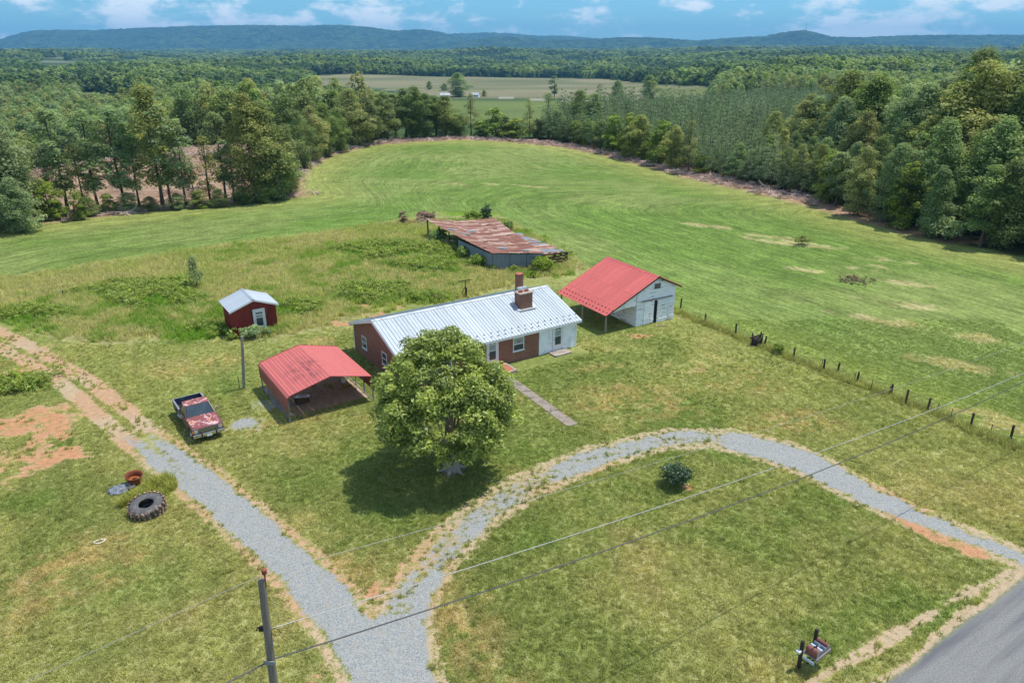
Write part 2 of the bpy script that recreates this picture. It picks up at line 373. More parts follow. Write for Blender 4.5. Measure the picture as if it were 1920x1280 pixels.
grav = t.mix(t.ramp(n1.outputs[0], .42, .66, 0, .5), grav, tuple(lin(196, 188, 174, .80)))
dirtc = t.mix(am.outputs['Alpha'], tuple(lin(212, 188, 156, .85)), tuple(lin(218, 162, 122, .85)))
dirtc = t.mix(1.0, dirtc, t.n('ShaderNodeCombineColor', {0: t.ramp(gfine, .3, .7, .72, 1.22), 1: t.ramp(gfine, .3, .7, .72, 1.22), 2: t.ramp(gfine, .3, .7, .72, 1.22)}).outputs[0], 'MULTIPLY')
asn = t.noise(pos, 16.0, 5.0, .75)
px_ = t.n('ShaderNodeSeparateXYZ', {0: pos})
across = t.math('ADD', t.math('MULTIPLY', px_.outputs[0], -.546), t.math('MULTIPLY', px_.outputs[1], .838)); down = t.math('ADD', t.math('MULTIPLY', px_.outputs[0], .838), t.math('MULTIPLY', px_.outputs[1], .546))
av = t.n('ShaderNodeCombineXYZ', {0: t.math('MULTIPLY', across, .75), 1: t.math('MULTIPLY', down, .06), 2: 0.0})
av2 = t.noise(av, 1.0, 4.0, .6)
asph = t.mix(t.ramp(asn.outputs[0], .3, .7), tuple(lin(122, 122, 124, .92)), tuple(lin(170, 170, 168, .92)))
crk = t.n('ShaderNodeTexVoronoi', {'Vector': t.n('ShaderNodeVectorMath', {0: pos, 1: n1.outputs['Color']}, operation='ADD').outputs[0], 'Scale': .42}, feature='DISTANCE_TO_EDGE')
asph = t.mix(t.ramp(crk.outputs['Distance'], .0, .006, .4, 0.0), asph, (.05, .05, .052))
asph = t.mix(t.ramp(av2.outputs[0], .42, .62), asph, tuple(lin(118, 118, 124, .92)))
jit = t.math('ADD', t.math('MULTIPLY', t.math('SUBTRACT', n1.outputs[0], .5), 1.5), t.math('MULTIPLY', t.math('SUBTRACT', n2.outputs[0], .5), 1.1))
df = t.ramp(t.math('ADD', ms.outputs[1], t.math('MULTIPLY', jit, .85)), .42, .60)
n5 = t.noise(pos, .8, 3.0, .6)
gf = t.ramp(t.math('ADD', t.math('ADD', ms.outputs[0], t.math('MULTIPLY', t.math('SUBTRACT', n5.outputs[0], .5), .55)), t.math('MULTIPLY', jit, .85)), .42, .58)
c = t.mix(df, gcol, dirtc); c = t.mix(gf, c, grav); c = t.mix(ms.outputs[2], c, asph)
hb = t.math('MULTIPLY', gfine, t.math('SUBTRACT', 1.0, t.math('MULTIPLY', ms.outputs[2], .85)))
b = t.n('ShaderNodeBsdfPrincipled', {'Base Color': t.mix(1.0, c, (.79, .80, .77), 'MULTIPLY'), 'Roughness': .95, 'Specular IOR Level': .1, 'Normal': bump(t, hb, .9, .10)})
finish(t, b)

# ------------------------------------------------------------------ mesh helpers
def link(o, parent=None, label=None, cat=None, group=None, kind=None):
    COL.objects.link(o)
    if parent is not None: o.parent = parent
    return tag(o, label, cat, group, kind)
def tag(o, label=None, cat=None, group=None, kind=None):
    if label: o['label'] = label
    if cat: o['category'] = cat
    if group: o['group'] = group
    if kind: o['kind'] = kind
    return o
def empty(name, loc, rz=0.0, label=None, cat=None, group=None):
    o = bpy.data.objects.new(name, None); o.empty_display_size = .3
    o.location = loc; o.rotation_euler = (0, 0, rz)
    return link(o, None, label, cat, group)
class MB:
    """collects faces, then builds ONE mesh object"""
    def __init__(s): s.v = []; s.f = []; s.mi = []; s.sm = []
    def add(s, vs, fs, mi=0, smooth=False):
        o = len(s.v); s.v += [tuple(q) for q in vs]
        for f in fs: s.f.append([i + o for i in f]); s.mi.append(mi); s.sm.append(smooth)
    def box(s, x0, x1, y0, y1, z0, z1, mi=0):
        v = [(x, y, z) for z in (z0, z1) for y in (y0, y1) for x in (x0, x1)]
        s.add(v, [(0, 2, 3, 1), (4, 5, 7, 6), (0, 1, 5, 4), (2, 6, 7, 3), (0, 4, 6, 2), (1, 3, 7, 5)], mi)
    def bar(s, a, b, w, h=None, mi=0, up=(0, 0, 1)):
        a, b = Vector(a), Vector(b); h = h or w; d = (b - a).normalized()
        u = Vector(up)
        if abs(d.dot(u)) > .98: u = Vector((1, 0, 0))
        r = d.cross(u).normalized(); q = r.cross(d)
        v = [p + r*i*w/2 + q*j*h/2 for p in (a, b) for i, j in ((-1, -1), (1, -1), (1, 1), (-1, 1))]
        s.add(v, [(3, 2, 1, 0), (4, 5, 6, 7), (0, 1, 5, 4), (1, 2, 6, 5), (2, 3, 7, 6), (3, 0, 4, 7)], mi)
    def tube(s, pts, rad, seg=8, mi=0, cap=True):
        pts = [Vector(p) for p in pts]; rad = rad if isinstance(rad, (list, tuple)) else [rad]*len(pts)
        rings = []
        for i, p in enumerate(pts):
            d = (pts[min(i + 1, len(pts) - 1)] - pts[max(i - 1, 0)]).normalized()
            u = Vector((0, 0, 1)) if abs(d.z) < .95 else Vector((1, 0, 0))
            r = d.cross(u).normalized(); q = r.cross(d)
            rings.append([p + (r*math.cos(k*2*math.pi/seg) + q*math.sin(k*2*math.pi/seg))*rad[i] for k in range(seg)])
        v = [p for r_ in rings for p in r_]
        f = [(i*seg + k, i*seg + (k + 1) % seg, (i + 1)*seg + (k + 1) % seg, (i + 1)*seg + k) for i in range(len(pts) - 1) for k in range(seg)]
        s.add(v, f, mi, True)
        if cap:
            s.add(rings[0], [tuple(range(seg))[::-1]], mi); s.add(rings[-1], [tuple(range(seg))], mi)
    def lathe(s, prof, seg=24, c=(0, 0, 0), mi=0, axis='z'):
        v = []
        for r_, z in prof:
            for k in range(seg):
                a = k*2*math.pi/seg
                p = (r_*math.cos(a), r_*math.sin(a), z)
                if axis == 'y': p = (p[0], p[2], p[1])
                if axis == 'x': p = (p[2], p[0], p[1])
                v.append((p[0] + c[0], p[1] + c[1], p[2] + c[2]))
        f = [(i*seg + k, i*seg + (k + 1) % seg, (i + 1)*seg + (k + 1) % seg, (i + 1)*seg + k) for i in range(len(prof) - 1) for k in range(seg)]
        s.add(v, f, mi, True)
    def prism(s, poly, a, b, axis='y', mi=0):
        """extrude a 2D outline along an axis"""
        def P(u, w_, q):
            return {'y': (u, q, w_), 'x': (q, u, w_), 'z': (u, w_, q)}[axis]
        n = len(poly)
        v = [P(u, w_, a) for u, w_ in poly] + [P(u, w_, b) for u, w_ in poly]
        s.add(v, [tuple(range(n))[::-1], tuple(range(n, 2*n))] + [(i, (i + 1) % n, n + (i + 1) % n, n + i) for i in range(n)], mi)
    def mesh(s, name, mats):
        me = bpy.data.meshes.new(name); me.from_pydata(s.v, [], s.f)
        mats = mats if isinstance(mats, (list, tuple)) else [mats]
        for k in mats: me.materials.append(MATS[k] if isinstance(k, str) else k)
        me.polygons.foreach_set('material_index', s.mi); me.polygons.foreach_set('use_smooth', s.sm)
        bm = bmesh.new(); bm.from_mesh(me); bmesh.ops.recalc_face_normals(bm, faces=bm.faces); bm.to_mesh(me); bm.free()
        return me
    def build(s, name, mats, parent=None, bevel=0.0, **kw):
        o = bpy.data.objects.new(name, s.mesh(name, mats))
        if bevel:
            md = o.modifiers.new('bevel', 'BEVEL'); md.width = bevel; md.segments = 2; md.limit_method = 'ANGLE'
        return link(o, parent, **kw)
def np_mesh(name, V, F, mat, cols=None, smooth=False):
    """mesh from numpy arrays: V (n,3), F (m,4 or 3)"""
    me = bpy.data.meshes.new(name); k = F.shape[1]
    me.vertices.add(len(V)); me.vertices.foreach_set('co', V.astype(np.float32).ravel())
    me.loops.add(F.size); me.loops.foreach_set('vertex_index', F.astype(np.int32).ravel())
    me.polygons.add(len(F)); me.polygons.foreach_set('loop_start', np.arange(0, F.size, k, dtype=np.int32))
    me.polygons.foreach_set('use_smooth', np.full(len(F), smooth))
    for nm, a in (cols or {}).items():
        if a.ndim == 2:
            at = me.attributes.new(nm, 'FLOAT_COLOR', 'POINT')
            if a.shape[1] == 3: a = np.hstack([a, np.ones((len(a), 1))])
            at.data.foreach_set('color', a.astype(np.float32).ravel())
        else:
            at = me.attributes.new(nm, 'FLOAT', 'POINT'); at.data.foreach_set('value', a.astype(np.float32))
    me.materials.append(MATS[mat] if isinstance(mat, str) else mat)
    me.update(calc_edges=True); me.validate()
    return me
def copy_tree(o, parent=None):
    c = o.copy(); COL.objects.link(c); c.parent = parent
    for ch in o.children: copy_tree(ch, c)
    return c

# ------------------------------------------------------------------ the ground: one continuous sheet, cut into lawn, fields, drives, road
def axis(parts):
    out = []
    for a, b, st in parts: out += list(np.arange(a, b - 1e-6, st))
    return out
def grow(a, end, st, k):
    out = []; 
    while a < end: out.append(a); a += st; st *= k
    return out + [end]
xp = axis([(0, 34, .2), (34, 80, .4)]) + grow(80, 14000, .8, 1.085)
gx = np.array(sorted(set([-q for q in xp] + xp)))
gy = np.array([-60., -20, 0, 8, 14] + axis([(18, 62, .2), (62, 112, .35), (112, 232, .9)]) + grow(232, 14000, 1.5, 1.05))
XX, YY = np.meshgrid(gx, gy); nx, ny = len(gx), len(gy)
vx, vy = XX.ravel(), YY.ravel()
vz = land(vx, vy)
colA, maskA, hayA, clsA, fldA, meaA = ground(vx, vy)
# path of the mower: distance to the rim of the field, warped a little
rowA = np.where(fldA > -50, fldA, 0) + (fbm(vx/30, vy/30, 2, 60) - .5)*5
rowB = vx*math.cos(.55) + vy*math.sin(.55)
fence_side = sstep(-8, 12, vx - (vy - 67.4)*-.62 - 16)*sstep(165, 110, vy)
rowA = rowA*(1 - fence_side) + (rowB + (fbm(vx/25, vy/25, 2, 61) - .5)*4)*fence_side
V3 = np.stack([vx, vy, vz], 1)
ii, jj = np.meshgrid(np.arange(ny - 1), np.arange(nx - 1), indexing='ij')
a0 = (ii*nx + jj).ravel(); QF = np.stack([a0, a0 + 1, a0 + nx + 1, a0 + nx], 1)
fc = clsA[QF[:, 0]]
for k, nm in enumerate(['lawn', 'hayfield', 'meadow_ground', 'gravel_driveway', 'dirt_track', 'road', 'terrain', 'crop_field']):
    f = QF[fc == k]
    if not len(f): continue
    u, inv = np.unique(f, return_inverse=True)
    me = np_mesh(nm, V3[u], inv.reshape(f.shape), 'ground', {'col': colA[u], 'mask': maskA[u], 'row': rowA[u], 'hay': hayA[u]}, True)
    link(bpy.data.objects.new(nm, me), kind='structure')

# mountains: ridges standing beyond the forest
m, t = new_mat('mountain_forest')
geo = t.n('ShaderNodeNewGeometry')
n1 = t.noise(geo.outputs['Position'], .012, 6.0, .65); n2 = t.noise(geo.outputs['Position'], .0016, 3.0, .5)
c = t.mix(t.ramp(n1.outputs[0], .35, .65), tuple(lin(34, 54, 34)), tuple(lin(84, 104, 58)))
c = t.mix(t.ramp(n2.outputs[0], .45, .65, 0, .45), c, tuple(lin(40, 60, 40)))
b = t.n('ShaderNodeBsdfPrincipled', {'Base Color': c, 'Roughness': 1.0, 'Specular IOR Level': 0.0, 'Normal': bump(t, n1.outputs[0], 1.0, 60.0)})
finish(t, b)
def ridge(name, dist, prof, depth, seed):
    """prof: (pixel x, pixel y) of the crest; the ridge is a real land form 'depth' metres thick"""
    pxs = np.array([p[0] for p in prof], float); pys = np.array([p[1] for p in prof], float)
    n = 420; xs = np.linspace(pxs[0], pxs[-1], n); ys = np.interp(xs, pxs, pys)
    ker = np.hanning(13); ker /= ker.sum(); ys = np.convolve(np.pad(ys, 6, 'edge'), ker, 'valid')
    wx = (xs - 960)/FPX*dist*CT
    crest = CAM_H + (91.6 - ys)/FPX*dist*CT*CT*1.03
    prof_t = np.linspace(-1, 1, 41); V = []
    for tt in prof_t:
        y = dist + tt*depth + (fbm(wx/900, wx*0 + seed, 3, seed) - .5)*depth*.5
        fall = 1 - abs(tt)**1.5
        spur = (fbm(wx/420 + tt*1.3, wx*0 + tt*4 + seed, 4, seed + 7) - .5)*(1 - abs(tt))*abs(tt)*4*.55
        z = -30 + (crest + 30)*np.clip(fall + spur*np.clip(abs(tt)*3, 0, 1), 0, 1.0) + (fbm(wx/26, wx*0 + tt*25, 2, seed + 3) - .5)*16
        V.append(np.stack([wx*(1 + tt*depth/dist), y, z], 1))
    V = np.concatenate(V); i, j = np.meshgrid(np.arange(40), np.arange(n - 1), indexing='ij'); a = (i*n + j).ravel()
    F = np.stack([a, a + 1, a + n + 1, a + n], 1)
    link(bpy.data.objects.new(name, np_mesh(name, V, F, 'mountain_forest', None, True)), kind='structure')
ridge('mountain_ridge', 8600, [(-420, 96), (-200, 88), (0, 80), (40, 66), (85, 58), (180, 58), (300, 53), (420, 49), (470, 48), (560, 50), (640, 49), (700, 53), (740, 59), (780, 55), (820, 60), (860, 71), (900, 80), (960, 92), (1010, 104)], 1500, 3)
ridge('mountain_ridge', 10400, [(700, 96), (780, 70), (850, 64), (920, 62), (960, 64), (1010, 68), (1060, 68), (1120, 73), (1200, 80), (1300, 96)], 1300, 11)
ridge('mountain_ridge', 7400, [(780, 100), (860, 78), (930, 70), (1010, 74), (1090, 76), (1160, 71), (1230, 72), (1300, 77), (1370, 72), (1430, 69), (1470, 62), (1505, 57), (1535, 64), (1560, 70), (1620, 71), (1690, 68), (1760, 67), (1830, 67), (1920, 66), (2050, 70), (2300, 90)], 1200, 21)

# ------------------------------------------------------------------ foliage
def leaf_mat(name, c1, c2, trans=.3, rnd=.3, inst=False, rough=.6, spec=.25):
    m, t = new_mat(name)
    at = t.n('ShaderNodeAttribute', attribute_name='leafcol'); oi = t.n('ShaderNodeObjectInfo')
    sp = t.n('ShaderNodeSeparateColor', {0: at.outputs['Color']})
    c = t.mix(sp.outputs[0], (*c1, 1), (*c2, 1))
    if inst:
        ic = t.n('ShaderNodeAttribute', attribute_name='icol', attribute_type='INSTANCER')
        c = t.mix(1.0, ic.outputs['Color'], t.mix(sp.outputs[0], (.55, .6, .5), (1.35, 1.3, 1.3)), 'MULTIPLY')
    r = oi.outputs['Random']
    hs = t.n('ShaderNodeHueSaturation', {'Color': c, 'Hue': t.math('ADD', .5 - rnd*.06, t.math('MULTIPLY', r, rnd*.09)),
             'Saturation': t.math('ADD', 1.0 - rnd*.3, t.math('MULTIPLY', t.math('FRACT', t.math('MULTIPLY', r, 7.3)), rnd*.5)),
             'Value': t.math('ADD', 1.0 - rnd*.55, t.math('MULTIPLY', t.math('FRACT', t.math('MULTIPLY', r, 13.7)), rnd*1.1))})
    d = t.n('ShaderNodeBsdfPrincipled', {'Base Color': hs.outputs[0], 'Roughness': rough, 'Specular IOR Level': spec})
    tr = t.n('ShaderNodeBsdfTranslucent', {'Color': t.mix(1.0, hs.outputs[0], (1.08, 1.15, .75), 'MULTIPLY')})
    mx = t.n('ShaderNodeMixShader', {0: trans, 1: d.outputs[0], 2: tr.outputs[0]})
    finish(t, mx); return m
leaf_mat('leaves_broad', lin(76, 104, 56), lin(176, 196, 118), .42, .38)
leaf_mat('leaves_olive', lin(94, 110, 58), lin(194, 196, 120), .42, .34)
leaf_mat('leaves_grey', lin(90, 116, 80), lin(184, 202, 140), .42, .30)
leaf_mat('leaves_pine', lin(84, 108, 76), lin(160, 178, 132), .32, .45)
leaf_mat('leaves_far', lin(72, 98, 56), lin(152, 172, 104), .35, .32)
q_ = MATS['leaves_far'].node_tree; h_ = [n for n in q_.nodes if n.type == 'HUE_SAT'][0]; t_ = NT.__new__(NT); t_.t = q_
g_ = t_.n('ShaderNodeNewGeometry'); n_ = t_.noise(g_.outputs['Position'], .0060, 3.0, .55)
old = h_.inputs['Color'].links[0].from_socket
t_.set(h_.inputs['Color'], t_.mix(1.0, old, t_.mix(t_.ramp(n_.outputs[0], .42, .58), (.52, .64, .62), (1.4, 1.34, 1.02)), 'MULTIPLY'))
leaf_mat('leaves_magnolia', lin(62, 88, 34), lin(198, 210, 104), .34, 0.05, rough=.38, spec=.5)
leaf_mat('leaves_holly', lin(30, 52, 28), lin(96, 126, 78), .2, .1, rough=.35, spec=.5)
leaf_mat('leaves_shrub', lin(90, 116, 40), lin(176, 196, 86), .4, .25)
leaf_mat('leaves_weed', lin(98, 126, 52), lin(180, 194, 94), .4, .3)
leaf_mat('leaves_dead', lin(110, 88, 70), lin(178, 150, 124), .1, .2)
leaf_mat('grass_blades', lin(90, 100, 40), lin(170, 165, 90), .5, .1, inst=True)
leaf_mat('grass_clump', lin(120, 140, 56), lin(214, 206, 110), .45, .1)
simple('bark', lin(92, 80, 66), .9, var=.35, scale=3, bumpd=.03, stretch=(4, 4, 1))
simple('bark_pale', lin(158, 148, 134), .9, var=.3, scale=3, bumpd=.03, stretch=(4, 4, 1))

def leaves(rng, centers, normals, size, aspect=.55, tone=None):
    """one pointed, slightly folded leaf (or leaf spray) per centre"""
    n = len(centers)
    u = rng.normal(size=(n, 3)); u -= (u*normals).sum(1)[:, None]*normals
    u /= np.linalg.norm(u, axis=1)[:, None] + 1e-9
    w_ = np.cross(normals, u)
    s = (size if np.ndim(size) else np.full(n, size))[:, None]
    a = centers - u*s*.5; b = centers + w_*s*aspect*.5 + normals*s*.08; c = centers + u*s*.5; d = centers - w_*s*aspect*.5 + normals*s*.08
    V = np.stack([a, b, c, d], 1).reshape(-1, 3); F = np.arange(4*n).reshape(n, 4)
    tn = np.repeat(tone if tone is not None else rng.random(n), 4)
    return V, F, np.stack([tn, tn, tn], 1)
def unit(rng, n):
    q = rng.normal(size=(n, 3)); return q/np.linalg.norm(q, axis=1)[:, None]
def blob_leaves(rng, cc, rad, per, size, flat=.75, up=.75, aspect=.6):
    """leaves over the outside of clumps: cc (k,3) centres, rad (k,)"""
    k = len(cc); cnt = np.maximum(3, (per*(rad/rad.mean())**2)).astype(int)
    idx = np.repeat(np.arange(k), cnt); n = len(idx)
    d = unit(rng, n); d[:, 2] = np.where(d[:, 2] < -.35, -d[:, 2], d[:, 2])
    rr = rad[idx]*(1 - .45*rng.random(n)**2.2)*(.8 + .4*rng.random(n))
    c = cc[idx] + d*rr[:, None]*np.array([1, 1, flat])
    nr = d*.8 + unit(rng, n)*.75 + np.array([0, 0, up]); nr /= np.linalg.norm(nr, axis=1)[:, None]
    tone = np.clip(rng.random(k)[idx]*.55 + rng.random(n)*.45 + .1*d[:, 2], 0, 1)
    return leaves(rng, c, nr, size*(.6 + .8*rng.random(n)), aspect, tone)
def trunk_mesh(rng, H, r, limbs, lean=.02, mat='bark'):
    mb = MB(); ph = rng.random()*6.28; pts = []; rad = []
    for i in range(7):
        q = i/6; pts.append((math.sin(ph + q*3)*lean*H*q, math.cos(ph + q*2.4)*lean*H*q, H*q*.92 - .25)); rad.append(r*(1 - .8*q)*(1.45 if i == 0 else 1))
    mb.tube(pts, rad, 8)
    for e in limbs:
        e = Vector(e); zb = max(.15*H, min(e.z*.75, .85*H)); q = zb/(H*.92)
        i = min(5, int(q*6)); p = Vector(pts[i]).lerp(Vector(pts[i + 1]), q*6 - i)
        mid = p.lerp(e, .5) + Vector((0, 0, -.04*H*rng.random()))
        mb.tube([p, mid, e], [r*.42*(1 - q*.6), r*.25*(1 - q*.5), r*.08], 5, cap=False)
    return mb.mesh('trunk', mat)
def prof_oval(q): return math.sin(math.pi*min(1, max(.02, q*.86 + .12)))**.6
def prof_tall(q): return (math.sin(math.pi*min(1, max(.02, q*.84 + .12)))**.6)*(1 - .12*q)
def prof_dome(q): return math.sqrt(max(.02, 1 - (q*.95)**2.4))
def make_tree(seed, H, base, R, ncl, per, leaf, mat, prof, sparse=0.0, bark='bark', trunk_r=None, clr=(.17, .30), flat=.72):
    """mesh data (trunk, crown) of one tree of height H"""
    rng = np.random.default_rng(seed); cc = []; rr = []
    gap = rng.random((8, 4))
    for i in range(ncl):
        q = (i + rng.random())/ncl; z = H*(base + (1 - base)*q*.95)
        ang = i*2.39996 + rng.normal()*.5
        env = R*prof(q)*(.52 + .78*gap[int(((ang/6.2832) % 1)*8), min(3, int(q*4))])
        rad = R*(clr[0] + (clr[1] - clr[0])*rng.random())*(.65 + .5*prof(q))
        ro = max(0, env - rad*.8)*math.sqrt(.25 + .75*rng.random())
        if rng.random() < sparse: continue
        cc.append((math.cos(ang)*ro, math.sin(ang)*ro, z - rad*.4)); rr.append(rad)
    cc = np.array(cc); rr = np.array(rr)
    V, F, C = blob_leaves(rng, cc, rr, per, leaf, flat)
    crown = np_mesh('crown', V, F, mat, {'leafcol': C})
    limbs = [cc[i]*np.array([.8, .8, 1]) for i in rng.choice(len(cc), min(10, len(cc)), False)]
    return trunk_mesh(rng, H, trunk_r or .0085*H + .04, limbs, mat=bark), crown
def make_pine(seed, H, R, tiers, per, leaf, base=.12):
    rng = np.random.default_rng(seed); cc = []; rr = []
    for i in range(tiers):
        q = (i + .5)/tiers; z = H*(base + (1 - base)*q)
        nb = max(3, int(7*(1 - q)) + 2); r = R*(1 - q)**.8 + .12*R
        for k in range(nb):
            a = k*6.283/nb + rng.random()*2
            for s in (.45, .9):
                cc.append((math.cos(a)*r*s, math.sin(a)*r*s, z + r*s*.25 + rng.normal()*.1)); rr.append(r*.28 + .1)
    cc.append((0, 0, H*.98)); rr.append(.25)
    V, F, C = blob_leaves(rng, np.array(cc), np.array(rr), per, leaf, .8, .5, .35)
    return trunk_mesh(rng, H, .009*H + .03, [], .01), np_mesh('crown', V, F, 'leaves_pine', {'leafcol': C})

# ------------------------------------------------------------------ scattering for what nobody could count
def scatter(name, pts, rot, scl, protos, label=None, cat=None, icol=None, seed=0):
    """ONE object of kind stuff: copies of proto meshes spread by geometry nodes over real points"""
    pc = bpy.data.collections.new(name + '_kinds')
    for k, me in enumerate(protos): pc.objects.link(bpy.data.objects.new(name + '_piece', me))
    n = len(pts); me = bpy.data.meshes.new(name); me.vertices.add(n)
    me.vertices.foreach_set('co', np.asarray(pts, np.float32).ravel())
    a = me.attributes.new('rot', 'FLOAT_VECTOR', 'POINT'); a.data.foreach_set('vector', np.asarray(rot, np.float32).ravel())
    a = me.attributes.new('scl', 'FLOAT_VECTOR', 'POINT'); a.data.foreach_set('vector', np.asarray(scl, np.float32).ravel())
    a = me.attributes.new('pick', 'INT', 'POINT')
    a.data.foreach_set('value', np.random.default_rng(seed).integers(0, len(protos), n).astype(np.int32))
    if icol is not None:
        a = me.attributes.new('icol', 'FLOAT_COLOR', 'POINT')
        a.data.foreach_set('color', np.hstack([icol, np.ones((n, 1))]).astype(np.float32).ravel())
    g = bpy.data.node_groups.new(name, 'GeometryNodeTree')
    g.interface.new_socket('Geometry', in_out='INPUT', socket_type='NodeSocketGeometry')
    g.interface.new_socket('Geometry', in_out='OUTPUT', socket_type='NodeSocketGeometry')
    N, L = g.nodes.new, g.links.new
    gi, go, ci, ip = N('NodeGroupInput'), N('NodeGroupOutput'), N('GeometryNodeCollectionInfo'), N('GeometryNodeInstanceOnPoints')
    ci.inputs[0].default_value = pc; ci.inputs[1].default_value = True; ci.inputs[2].default_value = True
    def attr(nm, ty):
        q = N('GeometryNodeInputNamedAttribute'); q.data_type = ty; q.inputs[0].default_value = nm; return q.outputs[0]
    L(gi.outputs[0], ip.inputs['Points']); L(ci.outputs[0], ip.inputs['Instance']); ip.inputs['Pick Instance'].default_value = True
    L(attr('pick', 'INT'), ip.inputs['Instance Index'])
    e = N('FunctionNodeEulerToRotation'); L(attr('rot', 'FLOAT_VECTOR'), e.inputs[0]); L(e.outputs[0], ip.inputs['Rotation'])
    L(attr('scl', 'FLOAT_VECTOR'), ip.inputs['Scale']); L(ip.outputs[0], go.inputs[0])
    o = bpy.data.objects.new(name, me); md = o.modifiers.new('scatter', 'NODES'); md.node_group = g
    return link(o, None, label, cat, None, 'stuff')
def yaw_scale(rng, n, lo, hi, tilt=.05, tall=(.9, 1.15)):
    rot = np.stack([rng.normal(size=n)*tilt, rng.normal(size=n)*tilt, rng.random(n)*6.283], 1)
    s = lo + (hi - lo)*rng.random(n)
    return rot, np.stack([s, s, s*(tall[0] + (tall[1] - tall[0])*rng.random(n))], 1)
def joined(a, b):                                         # trunk + crown in one prototype mesh
    bm = bmesh.new(); 
    me = bpy.data.meshes.new('tree')
    Va = np.array([v.co[:] for v in a.vertices]); na = len(Va)
    Vb = np.zeros(len(b.vertices)*3, np.float32); b.vertices.foreach_get('co', Vb); Vb = Vb.reshape(-1, 3)
    fa = [list(p.vertices) for p in a.polygons]; fb = np.arange(len(Vb)).reshape(-1, 4) + na
    me.from_pydata(np.vstack([Va, Vb]).tolist(), [], fa + fb.tolist())
    me.materials.append(a.materials[0]); me.materials.append(b.materials[0])
    mi = np.r_[np.zeros(len(fa), np.int32), np.ones(len(fb), np.int32)]; me.polygons.foreach_set('material_index', mi)
    cb = np.zeros(len(Vb)*4, np.float32); b.attributes['leafcol'].data.foreach_get('color', cb)
    at = me.attributes.new('leafcol', 'FLOAT_COLOR', 'POINT')
    at.data.foreach_set('color', np.r_[np.ones(na*4, np.float32), cb]); bm.free()
    return me

KIND = {}
def add_kind(name, H, R, variants): KIND[name] = (H, R, variants)
CR = (.13, .36)
add_kind('broad', 15, 4.6, [make_tree(s, 15, .03, 4.6, 74, 170, .32, 'leaves_broad', prof_oval, clr=CR, flat=.9) for s in (1, 2, 3)])
add_kind('olive', 17, 4.4, [make_tree(s, 17, .03, 4.4, 78, 170, .32, 'leaves_olive', prof_oval, clr=CR, flat=.95) for s in (4, 5, 6)])
add_kind('grey', 14, 4.6, [make_tree(s, 14, .02, 4.6, 72, 170, .32, 'leaves_grey', prof_oval, clr=CR, flat=.9) for s in (7, 8)])
add_kind('tall', 18, 3.2, [make_tree(s, 18, .22, 3.2, 40, 170, .32, 'leaves_grey' if s == 12 else 'leaves_broad', prof_tall, .28, clr=(.16, .40), flat=1.0) for s in (10, 11, 12)])
add_kind('tallolive', 18, 3.2, [make_tree(s, 18, .20, 3.2, 46, 165, .32, 'leaves_olive', prof_tall, .22, clr=(.16, .42), flat=1.0) for s in (24, 25)])
add_kind('thin', 15, 2.4, [make_tree(s, 15, .20, 2.4, 30, 90, .28, 'leaves_grey' if s == 14 else 'leaves_olive', prof_tall, .3, clr=(.24, .40), flat=1.0) for s in (13, 14)])
add_kind('young', 8, 2.3, [make_tree(s, 8, .02, 2.3, 36, 130, .26, 'leaves_shrub', prof_oval, .05, clr=CR, flat=.95) for s in (15, 16)])
add_kind('pine', 9, 1.9, [make_pine(s, 9, 1.9, 11, 20, .30) for s in (17, 18, 19)])
def place_tree(name, kind, x, y, H, Wd, rng, label, group, z=None, cat='tree'):
    h0, r0, var = KIND[kind]; tm, cm = var[int(rng.integers(len(var)))]
    e = empty(name, (x, y, (landz(x, y) if z is None else z)), float(rng.random()*6.283), label, cat, group)
    e.scale = (Wd/(2*r0), Wd/(2*r0), H/h0)
    link(bpy.data.objects.new('trunk', tm), e); link(bpy.data.objects.new('crown', cm), e)
    return e
ORD = ['first', 'second', 'third', 'fourth', 'fifth', 'sixth', 'seventh', 'eighth', 'ninth', 'tenth', 'eleventh', 'twelfth', 'thirteenth', 'fourteenth', 'fifteenth', 'sixteenth',
       'seventeenth', 'eighteenth', 'nineteenth', 'twentieth'] + ['twenty-' + q for q in ('first', 'second', 'third', 'fourth', 'fifth', 'sixth', 'seventh', 'eighth', 'ninth')] + ['thirtieth'] + \
      ['thirty-' + q for q in ('first', 'second', 'third', 'fourth', 'fifth', 'sixth', 'seventh', 'eighth', 'ninth')] + ['fortieth'] + ['forty-' + q for q in ('first', 'second', 'third', 'fourth', 'fifth', 'sixth')]
LOOKS = {'broad': 'leafy green broadleaf tree', 'olive': 'olive-topped broadleaf tree', 'grey': 'grey-green spreading tree', 'tall': 'tall bare-trunked tree', 'thin': 'thin sparse tree', 'tallolive': 'tall olive-green tree', 'young': 'young bright green tree', 'pine': 'young dark pine'}
R0 = np.random.default_rng(77)
# tree line left of the field: x, base row, top row, width in px, kind
LEFT = [(-40, 432, 195, 130, 'grey'), (22, 424, 208, 150, 'grey'), (62, 402, 258, 80, 'broad'), (98, 412, 330, 60, 'young'), (128, 398, 196, 96, 'tall'), (160, 400, 262, 60, 'thin'), (186, 396, 200, 88, 'tall'), (236, 392, 193, 92, 'tall'),
        (262, 388, 225, 66, 'tall'), (306, 390, 153, 100, 'tallolive'), (322, 390, 190, 84, 'tall'), (350, 388, 218, 74, 'tall'), (366, 386, 300, 46, 'thin'), (396, 384, 250, 62, 'thin'), (424, 378, 205, 70, 'tall'), (440, 378, 262, 54, 'thin'),
        (478, 376, 168, 104, 'olive'), (508, 372, 182, 110, 'olive'), (520, 374, 262, 84, 'broad'), (546, 364, 230, 60, 'broad'), (150, 412, 350, 44, 'young'), (40, 436, 330, 86, 'grey')]
